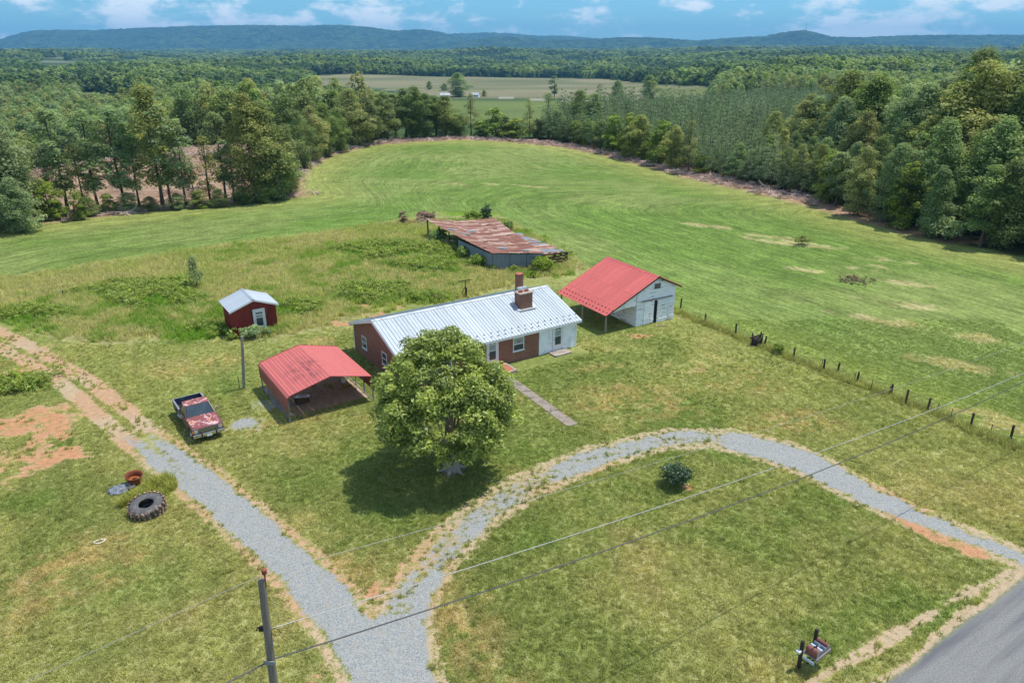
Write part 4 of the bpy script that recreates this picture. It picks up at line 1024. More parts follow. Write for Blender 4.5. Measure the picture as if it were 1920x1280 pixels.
# front walk: slabs
wk = empty('garden_path', (0, 0, 0), 0); tag(wk, kind='structure')
A0, A1, B0, B1 = [Vector((*q, 0)) for q in (PATH[0], PATH[1], PATH[3], PATH[2])]
for i in range(8):
    q0, q1 = i/8 + .002, (i + 1)/8 - .002
    c4 = [A0.lerp(B0, q0), A1.lerp(B1, q0), A1.lerp(B1, q1), A0.lerp(B0, q1)]; hz_ = .035 + .006*((i*7) % 3)
    mb = MB(); mb.add([(*p.xy, -.05) for p in c4] + [(*p.xy, hz_) for p in c4], [(3, 2, 1, 0), (4, 5, 6, 7), (0, 1, 5, 4), (1, 2, 6, 5), (2, 3, 7, 6), (3, 0, 4, 7)]); mb.build('slab', 'path_concrete', wk)

# ------------------------------------------------------------------ barn with the red roof
BL_, BW, BD, BRz, BEz = 7.455, 4.565, 3.38, 4.585, 1.934
k_ = (BRz - BEz)/(BW/2 + BD)
bn = empty('barn', (11.451, 64.052, 0), .523, 'weathered white barn with a red metal roof sweeping down over an open lean-to', 'barn')
zw = BRz - k_*BW/2 - .06
def btop(s): x = s*BW; return BRz - k_*abs(x - BW/2) - .10
mb = MB(); lap_wall(mb, (0, 0), (BW, 0), .05, btop, .16, thick=.04); mb.prism([(0, 0), (BW, 0), (BW, btop(1)), (BW/2, btop(.5)), (0, btop(0))], .005, .12, 'y'); mb.build('front_wall', 'siding_worn', bn)
mb = MB(); mb.prism([(0, 0), (BW, 0), (BW, btop(1)), (BW/2, btop(.5)), (0, btop(0))], BL_ - .12, BL_, 'y'); mb.build('rear_wall', 'siding_worn', bn)
mb = MB(); lap_wall(mb, (0, BL_), (0, 0), .05, lambda s: btop(0), .16, thick=.04); mb.box(.005, .12, .12, BL_ - .12, 0, btop(0)); mb.build('side_wall', 'siding_worn', bn)
mb = MB(); lap_wall(mb, (BW, 0), (BW, BL_), .05, lambda s: btop(1), .16, thick=.04); mb.box(BW - .12, BW - .005, .12, BL_ - .12, 0, btop(1)); mb.build('side_wall', 'siding_worn', bn)
mb = MB(); mb.prism([(-BD, BEz - .2), (-.05, btop(0) - .12), (-.05, 2.05), (-1.6, 2.05)], 0, .05, 'y'); mb.build('lean_to_gable', 'siding_worn', bn)
def leaf(x0, x1, z0, z1, tilt=0.0):
    e = MB(); nb = max(3, int((x1 - x0)/.2)); wd = (x1 - x0)/nb
    for i in range(nb): e.box(x0 + i*wd + .006, x0 + (i + 1)*wd - .006, -.10 - .006*(i % 2), -.055, z0 + .02*((i*5) % 3), z1)
    e.box(x0, x1, -.13, -.108, z0 + .3, z0 + .42); e.box(x0, x1, -.13, -.108, z1 - .4, z1 - .28); e.bar((x0 + .06, -.12, z0 + .4), (x1 - .06, -.12, z1 - .4), .1, .02, up=(0, 1, 0))
    return e
d1 = leaf(.85, 2.02, .08, 2.30).build('barn_door', 'siding_worn', bn); d2 = leaf(2.42, 3.68, .02, 2.22).build('barn_door', 'siding_worn', bn)
d2.rotation_euler = (0, math.radians(.8), 0)
mb = MB(); mb.box(2.02, 2.42, -.058, -.046, .05, 2.25); mb.build('door_gap', 'black_void', bn)
mb = MB(); mb.box(.5, 4.2, -.14, -.045, 2.34, 2.44); mb.build('door_rail', 'wood_grey', bn)
e = leaf(3.75, 4.5, .1, 2.08).build('side_door', 'siding_worn', bn)
fr = MB(); fr.box(1.86, 2.72, -.07, -.04, 3.30, 3.36); fr.box(1.86, 2.72, -.07, -.04, 3.88, 3.94); fr.box(1.86, 1.92, -.07, -.04, 3.36, 3.88); fr.box(2.66, 2.72, -.07, -.04, 3.36, 3.88); vt = fr.build('gable_vent', 'white_trim', bn)
mb = MB(); mb.box(1.92, 2.66, -.05, -.042, 3.36, 3.88); mb.build('vent_back', 'black_void', vt)
for i in range(5):
    mb = MB(); mb.bar((1.92, -.055, 3.42 + i*.1), (2.66, -.055, 3.42 + i*.1), .03, .05); mb.build('slat', 'wood_grey', vt)
ogb = .24; ux = Vector((BW/2 + BD, 0, BRz - BEz)).normalized(); Ls = (BW/2 + BD + .3)/ux.x
ov = .3
panels(bn, (-BD - ov, BL_ + ogb, BEz - ov*k_), (0, -1, 0), (1, 0, k_), BL_ + 2*ogb, Ls, 9, 'metal_red', .038, 3, laps=(.22, .52))
panels(bn, (BW + .6, -ogb, BRz - k_*(BW/2 + .6)), (0, 1, 0), (-1, 0, k_), BL_ + 2*ogb, (BW/2 + .6)/ux.x, 9, 'metal_red', .038, 3)
guards(bn, (-BD - ov, BL_ + ogb, BEz - ov*k_ + .003), (0, -1, 0), (1, 0, k_), BL_ + 2*ogb, 15, [(.35, 0), (.85, .5)], 'snow_guard_red')
mb = MB(); mb.prism([(BW/2 - .2, BRz - .2*k_ + .04), (BW/2, BRz + .05), (BW/2 + .2, BRz - .2*k_ + .04), (BW/2 + .2, BRz - .2*k_ + .03), (BW/2, BRz + .038), (BW/2 - .2, BRz - .2*k_ + .03)], -ogb - .02, BL_ + ogb + .02, 'y'); mb.build('ridge_cap', 'metal_red', bn)
for yy in (-ogb, BL_ + ogb - .03):
    mb = MB(); mb.prism([(-BD - ov, BEz - ov*k_ - .03), (BW/2, BRz - .03), (BW + .6, BRz - k_*(BW/2 + .6) - .03), (BW + .6, BRz - k_*(BW/2 + .6) - .17), (BW/2, BRz - .17), (-BD - ov, BEz - ov*k_ - .17)], yy, yy + .03, 'y'); mb.build('rake_board', 'wood_dark', bn)
mb = MB(); mb.box(-BD - .08, -BD + .08, 0, BL_, BEz - .24, BEz - .06); mb.build('eave_beam', 'wood_grey', bn)
for yy in (.08, BL_/2, BL_ - .08):
    mb = MB(); mb.tube([(-BD, yy, -.2), (-BD, yy, .9), (-BD + .02, yy, BEz - .24)], [.10, .09, .085], 8); mb.build('post', 'wood_grey', bn)
for i in range(6):
    yy = .3 + i*(BL_ - .6)/5; mb = MB(); mb.bar((-BD, yy, BEz - .1), (BW/2, yy, BRz - .14), .05, .12); mb.build('rafter', 'wood_dark', bn)

# ------------------------------------------------------------------ carport
CW, CL, CE, CR = 6.228, 6.748, 2.12, 2.80
cp = empty('carport', (-15.301, 45.136, 0), .583, 'open steel carport with a faded red roof beside the brick house', 'carport')
arc = [(0 - .03, .86)] + [(-.03, CE - .34)]
for i in range(1, 6):
    a = i/5*math.radians(72); arc.append((-.03 + .30*(1 - math.cos(a)), CE - .34 + .30*math.sin(a)))
arc.append((CW/2, CR))
full = arc + [(CW - x, z) for x, z in arc[::-1][1:]]
# cut the cross-section into sheets
cum = [0]
for i in range(len(full) - 1): cum.append(cum[-1] + math.dist(full[i], full[i + 1]))
def at(s):
    for i in range(len(cum) - 1):
        if s <= cum[i + 1] + 1e-9:
            q = (s - cum[i])/(cum[i + 1] - cum[i]); return (full[i][0]*(1 - q) + full[i + 1][0]*q, full[i][1]*(1 - q) + full[i + 1][1]*q)
    return full[-1]
tot = cum[-1]; s_side = cum[1]
marks = [0, s_side] + list(np.linspace(s_side, cum[len(arc) - 1], 5)[1:]); marks += [tot - q for q in marks[::-1][1:]]
for i in range(len(marks) - 1):
    s0, s1 = marks[i], marks[i + 1]; ss = [s0]; k = max(4, int((s1 - s0)/.045)); prof = []
    for j in range(k + 1):
        s = s0 + (s1 - s0)*j/k; p = at(s); q = at(min(tot, s + .01)); q0 = at(max(0, s - .01)); nx_, nz_ = -(q[1] - q0[1]), (q[0] - q0[0]); l = math.hypot(nx_, nz_) or 1
        up = .022 if (j % 5) in (2, 3) else 0.0
        prof.append((p[0] + nx_/l*up, p[1] + nz_/l*up))
    mb = MB(); n = len(prof); v = [(x, -.12, z) for x, z in prof] + [(x, CL + .12, z) for x, z in prof]
    mb.add(v, [(j, j + 1, n + j + 1, n + j) for j in range(n - 1)]); side = i in (0, len(marks) - 2)
    mb.build('side_panel' if side else 'roof_panel', 'carport_side' if side else 'carport_red', cp)
for yy in (-.14, CL + .10):
    mb = MB()
    for i in range(1, len(full) - 2): mb.bar((full[i][0], yy + .02, full[i][1] + .012), (full[i + 1][0], yy + .02, full[i + 1][1] + .012), .05, .05)
    mb.build('edge_trim', 'carport_side', cp)
for j in range(5):
    yy = .06 + j*(CL - .12)/4
    for x in (0.03, CW - .03):
        mb = MB(); mb.box(x - .04, x + .04, yy - .04, yy + .04, -.1, CE - .28); mb.build('post', 'galvanised', cp)
    mb = MB()
    for i in range(1, len(full) - 2): 
        c_ = lambda p: (min(max(p[0], .03), CW - .03), yy, p[1] - .05)
        mb.bar(c_(full[i]), c_(full[i + 1]), .06, .06)
    mb.build('rafter', 'galvanised', cp)
for x in (.03, CW - .03):
    mb = MB(); mb.box(x - .03, x + .03, 0, CL, .0, .06); mb.build('base_rail', 'galvanised', cp)
R_cp = Matrix.Rotation(.583, 3, 'Z'); O_cp = Vector((-15.301, 45.136, 0))
def CPW(x, y): return O_cp + R_cp @ Vector((x, y, 0))
bk = empty('bucket', CPW(5.35, 3.75), 0, 'yellow and white bucket standing under the carport roof', 'bucket')
simple('yellow_plastic', lin(206, 178, 60), .5); simple('white_plastic', lin(222, 222, 214), .5)
mb = MB(); mb.lathe([(.001, .01), (.13, .0), (.15, .30), (.16, .30)], 16); mb.build('body', 'yellow_plastic', bk)
mb = MB(); mb.lathe([(.15, .301), (.17, .31), (.16, .66), (.001, .67)], 16); mb.build('lid', 'white_plastic', bk)
mb = MB(); mb.tube([(-.16, 0, .55), (-.1, .02, .72), (.1, .02, .72), (.16, 0, .55)], .008, 5); mb.build('handle', 'galvanised', bk)
rr_ = random.Random(4); pts = []
for k in range(18):
    a = k/18*6.283; q = .42 + .12*rr_.random() + .14*math.cos(2*a); pts.append((math.cos(a)*q*.95, math.sin(a)*q*.6))
mb = MB(); mb.prism(pts, .45, .51, 'z'); o = mb.build('tabletop_sheet', 'white_trim', None); tag(o, 'pale irregular sheet lying on a low stack under the carport', 'sheet'); o.location = CPW(1.75, 2.75); o.rotation_euler = (0, .05, .4)
sk = empty('crate_stack', CPW(1.75, 2.75), .5, 'dark low wooden crate under the pale sheet in the carport', 'crate')
for zz in (.02, .17, .32):
    for s_, (a_, b_) in enumerate((((-.45, -.3), (.45, -.3)), ((-.45, .3), (.45, .3)), ((-.45, -.3), (-.45, .3)), ((.45, -.3), (.45, .3)))):
        mb = MB(); mb.bar((*a_, zz + .05), (*b_, zz + .05), .03, .1); mb.build('slat', 'wood_dark', sk)

# ------------------------------------------------------------------ little red shed
SL_, SW_, SE_, SR_ = 3.353, 3.892, 2.45, 3.16
sh = empty('garden_shed', (-24.873, 61.571, 0), .581, 'small dark red metal shed with a white gable roof', 'shed')
def ribbed_wall(parent, a, b, top, mat, name='wall'):
    a, b = Vector((*a, 0)), Vector((*b, 0)); d = (b - a); L = d.length; d.normalize(); n = Vector((d.y, -d.x, 0)); mb = MB(); s = 0.0; st_ = []
    while s < L - .01:
        st_ += [(s, 0), (min(s + .2, L), 0), (min(s + .225, L), .03), (min(s + .265, L), .03)]; s += .29
    st_.append((L, 0)); v = []
    for s, o in st_: p = a + d*s + n*o; v += [(p.x, p.y, 0.0), (p.x, p.y, top(s/L))]
    mb.add(v, [(2*i, 2*i + 2, 2*i + 3, 2*i + 1) for i in range(len(st_) - 1)])
    return mb.build(name, mat, parent)
stp = lambda s: SE_ + (SR_ - SE_)*(1 - abs(2*s - 1)) - .02
ribbed_wall(sh, (0, 0), (SW_, 0), stp, 'red_steel', 'front_wall'); ribbed_wall(sh, (SW_, SL_), (0, SL_), stp, 'red_steel', 'rear_wall')
ribbed_wall(sh, (0, SL_), (0, 0), lambda s: SE_, 'red_steel', 'side_wall'); ribbed_wall(sh, (SW_, 0), (SW_, SL_), lambda s: SE_, 'red_steel', 'side_wall')
ks = (SR_ - SE_)/(SW_/2); ux = math.hypot(1, ks); so = .26
panels(sh, (-so, SL_ + so, SE_ - so*ks + .04), (0, -1, 0), (1, 0, ks), SL_ + 2*so, (SW_/2 + so)*ux, 4, 'metal_white', .02, 3)
panels(sh, (SW_ + so, -so, SE_ - so*ks + .04), (0, 1, 0), (-1, 0, ks), SL_ + 2*so, (SW_/2 + so)*ux, 4, 'metal_white', .02, 3)
mb = MB(); zz = SR_ + .06; mb.prism([(SW_/2 - .15, zz - .15*ks + .01), (SW_/2, zz + .02), (SW_/2 + .15, zz - .15*ks + .01), (SW_/2 + .15, zz - .15*ks), (SW_/2, zz + .008), (SW_/2 - .15, zz - .15*ks)], -so - .02, SL_ + so + .02, 'y'); mb.build('ridge_cap', 'metal_white', sh)
for yy in (-so - .012, SL_ + so - .018):
    mb = MB(); za = SE_ - so*ks + .01; mb.prism([(-so, za), (SW_/2, SR_ + .02), (SW_ + so, za), (SW_ + so, za - .12), (SW_/2, SR_ - .1), (-so, za - .12)], yy, yy + .03, 'y'); mb.build('rake_board', 'white_trim', sh)
door(sh, 2.33, .12, .88, 2.0, yf=-.035, glassz=(.85, 1.5), fan=False)
for i in range(4):
    mb = MB(); mb.box(2.33 - .30 + i*.155, 2.33 - .17 + i*.155, -.083, -.078, 1.72, 1.9); mb.build('top_light', 'glass_dark', sh)

# ------------------------------------------------------------------ old tin barn, roof sagging
ob = empty('old_tin_barn', (0, 0, 0), 0, 'collapsing tin barn with a sagging rusty sheet roof among weeds', 'barn')
FL, FM, FR, BLp, BRp = Vector((-2.2, 82.3, 2.15)), Vector((3.7, 83.9, 1.75)), Vector((6.75, 86.0, 1.35)), Vector((-11.7, 99.3, 2.45)), Vector((-2.5, 102.2, 1.9))
rb = random.Random(12)
def sag(s, t_): return -.30*math.sin(math.pi*s)*(.4 + .6*math.sin(math.pi*min(1, t_))) - .34*(1 - s)*math.sin(math.pi*min(1, t_))
def roof_pt(s, t_):                                           # s: 0 back .. 1 front; t: 0 left .. 1 right of the main roof
    l = BLp.lerp(FL, s); r_ = BRp.lerp(FM, s); p = l.lerp(r_, t_); p.z += sag(s, t_); return p
rows = 26
for i in range(rows):
    s0, s1 = i/rows, (i + 1)/rows; cuts = sorted([0, 1] + [.3 + .12*rb.random(), .64 + .14*rb.random()])
    for j in range(len(cuts) - 1):
        t0, t1 = cuts[j] - .01, cuts[j + 1] + .015; lift = .015*(i % 2) + .012*j + .02*rb.random(); jit = (rb.random() - .5)*.02
        if rb.random() < .04: lift += .08
        mb = MB(); n = 7; v = []
        for a in range(2):
            for b_ in range(n):
                q = t0 + (t1 - t0)*b_/(n - 1); p = roof_pt((s0 - .004 if a == 0 else s1 + .006) + jit, q); v.append((p.x, p.y, p.z + lift + (.015 if b_ % 2 else 0)*0 + (.02*rb.random())))
        mb.add(v, [(b_, b_ + 1, n + b_ + 1, n + b_) for b_ in range(n - 1)])
        o = mb.build('roof_sheet', 'rusty_tin', ob)
# lower lean-to along the right, sheets half gone
def lean_pt(s, t_):
    a = roof_pt(s, 1.0); a.z -= .10; w_ = Vector((FR.x - FM.x, FR.y - FM.y, FR.z - FM.z + .08))*(.35 + .65*(s - .42)/.58); p = a + w_*t_; return p
for i in range(15):
    s0, s1 = .42 + i*.58/15, .42 + (i + 1)*.58/15
    q1 = 1.0 - .35*rb.random()*(rb.random() < .5)
    mb = MB(); n = 4; v = []
    for a in range(2):
        for b_ in range(n): p = lean_pt(s0 if a == 0 else s1 + .004, -.05 + (q1 + .05)*b_/(n - 1)); v.append((p.x, p.y, p.z + .02*rb.random() + .012*(i % 2)))
    mb.add(v, [(b_, b_ + 1, n + b_ + 1, n + b_) for b_ in range(n - 1)]); mb.build('roof_sheet', 'grey_tin' if rb.random() < .35 else 'rusty_tin', ob)
for i in range(10):                                           # loose sheets and battens on the roof
    s_, t_ = .1 + .85*rb.random(), rb.random()*.9; p = roof_pt(s_, t_) + Vector((0, 0, .1)); q = roof_pt(min(1, s_ + .03), min(1, t_ + .12)) + Vector((0, 0, .11)); mb = MB()
    if i % 2: mb.bar(p, q, .55, .015)
    else: mb.bar(p, q + Vector((-.6, .3, .05)), .08, .06)
    mb.build('loose_sheet' if i % 2 else 'batten', 'grey_tin' if i % 2 else 'wood_dark', ob)
for i in range(16):                                           # broken sheet ends along the front eave
    q = i/15; p = FL.lerp(FM, q) if q < .7 else FM.lerp(FR, (q - .7)/.3); p = p + Vector((.2, -.12, .02)); mb = MB(); mb.bar(p, p + Vector((.3 + .2*rb.random(), .1, .05*rb.random())), .12, .06); mb.build('batten', 'wood_black', ob)
def tin_wall(a, b, za, zb, z0a, z0b, mat, name='wall'):
    a, b = Vector(a), Vector(b); L = (b - a).length; n = int(L/.11); nr = Vector((b.y - a.y, a.x - b.x, 0)).normalized(); v = []; mb = MB()
    for i in range(n + 1):
        q = i/n; p = a.lerp(b, q) + nr*(.02 if i % 2 else -.02); v += [(p.x, p.y, z0a + (z0b - z0a)*q), (p.x, p.y, za + (zb - za)*q)]
    mb.add(v, [(2*i, 2*i + 2, 2*i + 3, 2*i + 1) for i in range(n)]); mb.build(name, mat, ob)
def seg(a, b, q0, q1): a, b = Vector(a.xy).to_3d(), Vector(b.xy).to_3d(); return a.lerp(b, q0), a.lerp(b, q1)
a_, b_ = seg(FL, BLp, .0, .48)
for i in range(4):
    tin_wall(a_.lerp(b_, i/4 + .003), a_.lerp(b_, (i + 1)/4 - .003), 2.0 - .06*i, 1.94 - .06*i, 0, 0, 'grey_tin')
for i in range(3):
    tin_wall(Vector((*FL.lerp(FM, i/3 + .004).xy, 0)), Vector((*FL.lerp(FM, (i + 1)/3 - .004).xy, 0)), 2.1 - .13*i, 1.98 - .13*i, 0, 0, 'grey_tin')
a_, b_ = seg(BRp, FM, .05, .95); tin_wall(a_, b_, 1.5, 1.5, 0, 0, 'grey_tin')
for q in (.5, .62, .78, .98):
    p = FL.lerp(BLp, q); z = roof_pt(1 - q, 0).z; mb = MB(); mb.tube([(p.x, p.y, -.2), (p.x + .05, p.y, z*.5), (p.x, p.y, z)], [.11, .1, .09], 7); mb.build('post', 'wood_black', ob)
for q in (.0, .25, .5, .75, 1.0):
    p = lean_pt(.45 + .55*q, .96); mb = MB(); mb.tube([(p.x, p.y, -.2), (p.x, p.y, p.z)], .06, 6); mb.build('post', 'wood_black', ob)
for zz in (.35, .75, 1.1):
    mb = MB(); p0, p1 = lean_pt(.45, .96), lean_pt(1, .96); mb.bar((p0.x, p0.y, zz), (p1.x, p1.y, zz), .04, .14); mb.build('rail', 'wood_black', ob)
    mb = MB(); p0, p1 = FM, lean_pt(1, .96); mb.bar((p0.x, p0.y, zz), (p1.x, p1.y, zz - .05), .04, .13); mb.build('rail', 'wood_black', ob)
p0, p1 = FM, FR; mb = MB(); mb.bar((p0.x, p0.y, 1.55), (p1.x, p1.y, 1.25), .06, .12); mb.build('beam', 'wood_black', ob)
for s_ in (.2, .5, .8):
    mb = MB(); p0, p1 = roof_pt(s_, .02), roof_pt(s_, .98); pm = roof_pt(s_, .5)
    for u_, w2 in ((p0, pm), (pm, p1)): mb.bar(u_ - Vector((0, 0, .1)), w2 - Vector((0, 0, .1)), .08, .1)
    mb.build('rafter', 'wood_black', ob)
lg = G(846, 463)
for i in range(5):
    mb = MB(); mb.tube([(lg.x - .9, lg.y + .5 - .12*i, .15 + .17*i), (lg.x + 1.0, lg.y - .1*i, .17 + .17*i)], .11, 7)
    o = mb.build('log', 'wood_grey', None); tag(o, f'pale grey log stacked at the open side of the tin barn, {ORD[i]} from the bottom', 'log', 'logs stacked at the tin barn')

# ------------------------------------------------------------------ pickup truck
m, t = new_mat('peeling_paint')
v = t.n('ShaderNodeTexCoord').outputs['Object']
n1 = t.noise(v, 2.1, 6.0, .68, 1.2); n2 = t.noise(v, 9.0, 4.0, .6); n3 = t.noise(v, 1.1, 3.0, .5)
f = t.math('ADD', t.math('MULTIPLY', n1.outputs[0], .8), t.math('MULTIPLY', n2.outputs[0], .2))
c = t.mix(n2.outputs[0], tuple(lin(122, 66, 64)), tuple(lin(150, 86, 82)))
pl = t.mix(t.ramp(n3.outputs[0], .45, .6), tuple(lin(206, 170, 172)), tuple(lin(214, 160, 128)))
c = t.mix(t.ramp(f, .525, .56), c, pl)
b = t.n('ShaderNodeBsdfPrincipled', {'Base Color': c, 'Roughness': t.ramp(f, .54, .58, .38, .75), 'Specular IOR Level': .4}); finish(t, b)
simple('truck_side', lin(84, 56, 60), .4, 0, .2, 2.0, dirt=lin(112, 92, 92), dirt_amt=.2)
simple('truck_navy', lin(58, 70, 92), .45, 0, .18, 2.0, dirt=lin(120, 128, 140), dirt_amt=.3)
simple('truck_bedliner', lin(40, 42, 48), .8, 0, .3, 3.0)
simple('chrome', lin(196, 200, 204), .22, .9, .1, 3.0)
simple('rubber', lin(62, 60, 58), .85, 0, .2, 5.0)
simple('lamp_glass', lin(190, 194, 196), .15, .2); simple('amber', lin(214, 130, 40), .3)
tk = empty('pickup_truck', (-21.45, 44.85, 0), math.radians(-54), 'old pickup truck with peeling maroon paint and a dark bed, parked on the lawn', 'pickup truck')
def arch(cx, r_, n=8): return [(cx - r_*math.cos(math.pi*i/n), .42 + r_*math.sin(math.pi*i/n)*1.0) for i in range(n + 1)]
out = [(-.78, .42)] + arch(1.72, .46) + [(2.52, .46), (2.58, .6), (2.58, .98), (2.5, 1.05), (.92, 1.15), (-.78, 1.13)]
mb = MB(); mb.prism(out, -.99, .99, 'y'); bd = mb.build('body', 'truck_side', tk, .035)
mb = MB(); hn = []                                            # hood, crowned
for ix in range(7):
    for iy in range(9):
        x = .95 + ix/6*1.58; y = -.93 + iy/8*1.86; z = 1.165 - (x - .95)*.062 + .035*(1 - (y/.93)**2) - (.05 if ix == 6 else 0); hn.append((x, y, z))
mb.add(hn, [(i*9 + j, (i + 1)*9 + j, (i + 1)*9 + j + 1, i*9 + j + 1) for i in range(6) for j in range(8)], 0, True)
mb.build('hood', 'peeling_paint', tk)
mb = MB(); mb.box(.86, .98, -.9, .9, 1.10, 1.17); mb.build('cowl', 'rubber', tk)
Bz, Tz = 1.13, 1.74; bot = [(.9, -.92), (.9, .92), (-.74, .92), (-.74, -.92)]; top = [(.22, -.74), (.22, .74), (-.62, .74), (-.62, -.74)]
def quad_in(parent, name, mat, p, off=.0, inset=.08):
    p = [Vector(q) for q in p]; c0 = sum(p, Vector())/4; q = [c0 + (w_ - c0)*(1 - inset) for w_ in p]; n = (p[1] - p[0]).cross(p[3] - p[0]).normalized()
    mb = MB(); mb.add([w_ + n*off for w_ in q] + [w_ - n*.015 for w_ in q], [(0, 1, 2, 3), (7, 6, 5, 4), (0, 4, 5, 1), (1, 5, 6, 2), (2, 6, 7, 3), (3, 7, 4, 0)]); return mb.build(name, mat, parent)
def bt(i): return (*bot[i], Bz)
def tp_(i): return (*top[i], Tz)
quad_in(tk, 'windshield', 'glass_dark', [bt(0), bt(1), tp_(1), tp_(0)], .01, .07); quad_in(tk, 'rear_window', 'glass_dark', [bt(2), bt(3), tp_(3), tp_(2)], .01, .16)
quad_in(tk, 'side_window', 'glass_dark', [bt(1), bt(2), tp_(2), tp_(1)], .01, .14); quad_in(tk, 'side_window', 'glass_dark', [bt(3), bt(0), tp_(0), tp_(3)], .01, .14)
for i in range(4):
    mb = MB(); mb.bar(bt(i), tp_(i), .075, .09); mb.build('pillar', 'truck_side', tk)
    j = (i + 1) % 4; mb = MB(); mb.bar(bt(i), bt(j), .06, .05); mb.build('window_trim', 'chrome' if i == 0 else 'truck_side', tk)
mb = MB(); rf = []
for ix in range(6):
    for iy in range(7):
        u_, w_ = ix/5, iy/6; x = .27 - u_*.94; y = -.78 + w_*1.56; rf.append((x, y, Tz - .02 + .06*math.sin(math.pi*min(.97, max(.03, u_)))**.5*math.sin(math.pi*min(.97, max(.03, w_)))**.4))
mb.add(rf, [(i*7 + j, i*7 + j + 1, (i + 1)*7 + j + 1, (i + 1)*7 + j) for i in range(5) for j in range(6)], 0, True); mb.box(-.66, .26, -.77, .77, Tz - .05, Tz - .022); mb.build('roof', 'peeling_paint', tk)
mb = MB(); mb.box(-.70, .55, -.86, .86, .7, Bz - .02); mb.build('seat', 'truck_bedliner', tk)
bed = MB(); bo = [(-2.76, .5), (-2.22, .46)] + arch(-1.72, .46) + [(-.84, .42), (-.84, 1.13), (-2.76, 1.13)]
bo = [(-2.76, .5)] + arch(-1.72, .46) + [(-.84, .42), (-.84, 1.13), (-2.76, 1.13)]
bed.prism(bo, .9, .985, 'y'); bed.prism(bo, -.985, -.9, 'y'); bed.box(-.9, -.84, -.9, .9, .5, 1.13); bed.box(-2.74, -.9, -.9, .9, .56, .62); bb = bed.build('bed', 'truck_navy', tk)
for sg in (-1, 1):
    mb = MB(); mb.box(-2.2, -1.25, min(sg*.62, sg*.9), max(sg*.62, sg*.9), .62, .86); mb.build('wheel_well', 'truck_bedliner', bb, .03)
    mb = MB(); mb.box(-2.78, -.82, min(sg*.885, sg*1.0), max(sg*.885, sg*1.0), 1.131, 1.155); mb.build('bed_rail', 'galvanised', bb)
mb = MB(); mb.box(-2.8, -2.74, -.9, .9, .56, 1.12); mb.build('tailgate', 'truck_navy', tk, .01)
mb = MB(); mb.box(-2.8, -2.73, -.9, .9, 1.121, 1.15); mb.build('tailgate_cap', 'galvanised', tk)
mb = MB(); mb.box(-2.72, -.92, -.6, .6, .621, .635); mb.build('bed_liner', 'truck_bedliner', bb)
for sg in (-1, 1):
    for ax in (1.72, -1.72):
        mb = MB(); mb.lathe([(.20, -.11), (.34, -.115), (.375, -.08), (.375, .08), (.34, .115), (.20, .11)], 22, (ax, sg*.84, .375), axis='y'); wl = mb.build('wheel', 'rubber', tk)
        mb = MB(); mb.lathe([(.205, -.10), (.19, -.03), (.10, -.05), (.001, -.05)] if sg < 0 else [(.205, .10), (.19, .03), (.10, .05), (.001, .05)], 16, (ax, sg*.85, .375), axis='y'); mb.build('rim', 'chrome', wl)
mb = MB(); mb.box(2.575, 2.61, -.62, .62, .72, .96); gr_ = mb.build('grille', 'rubber', tk)
for i in range(4): mb = MB(); mb.box(2.605, 2.63, -.6, .6, .74 + i*.058, .765 + i*.058); mb.build('slat', 'chrome', gr_)
for sg in (-1, 1):
    mb = MB(); mb.box(2.57, 2.615, min(sg*.64, sg*.88), max(sg*.64, sg*.88), .74, .95); mb.build('headlight', 'lamp_glass', tk)
    mb = MB(); mb.box(2.5, 2.60, min(sg*.885, sg*1.0), max(sg*.885, sg*1.0), .76, .93); mb.build('turn_signal', 'amber', tk)
    mb = MB(); mb.box(2.70, 2.78, min(sg*.42, sg*.5), max(sg*.42, sg*.5), .40, .74); mb.build('bumper_guard', 'rubber', tk)
    mb = MB(); mb.bar((.72, sg*.96, 1.22), (.74, sg*1.12, 1.28), .03); mb.box(.69, .77, min(sg*1.1, sg*1.28), max(sg*1.1, sg*1.28), 1.2, 1.4); mb.build('mirror', 'chrome', tk)
    mb = MB(); mb.box(.1, .22, min(sg*.99, sg*1.02), max(sg*.99, sg*1.02), .95, .98); mb.build('door_handle', 'chrome', tk)
mb = MB(); mb.box(2.60, 2.72, -.98, .98, .44, .68); mb.build('bumper', 'chrome', tk, .03)
mb = MB(); mb.box(-2.94, -2.82, -.95, .95, .42, .6); mb.build('bumper', 'chrome', tk, .03)
mb = MB(); mb.box(2.722, 2.73, -.17, .17, .40, .56); mb.build('licence_plate', 'white_trim', tk)
Rt = Matrix.Rotation(math.radians(-54), 3, 'Z')
sc_ = MB(); sc_.lathe([(.05, 0), (.3, 0), (.34, .12), (.3, .26), (.12, .3)], 14); o = sc_.build('rusty_drum_lid', 'old_rust', None); tag(o, 'rusty round scrap lying in the truck bed behind the cab', 'scrap'); o.location = Vector((-21.45, 44.85, .64)) + Rt @ Vector((-1.15, -.35, 0)); o.rotation_euler = (.3, .2, 0)

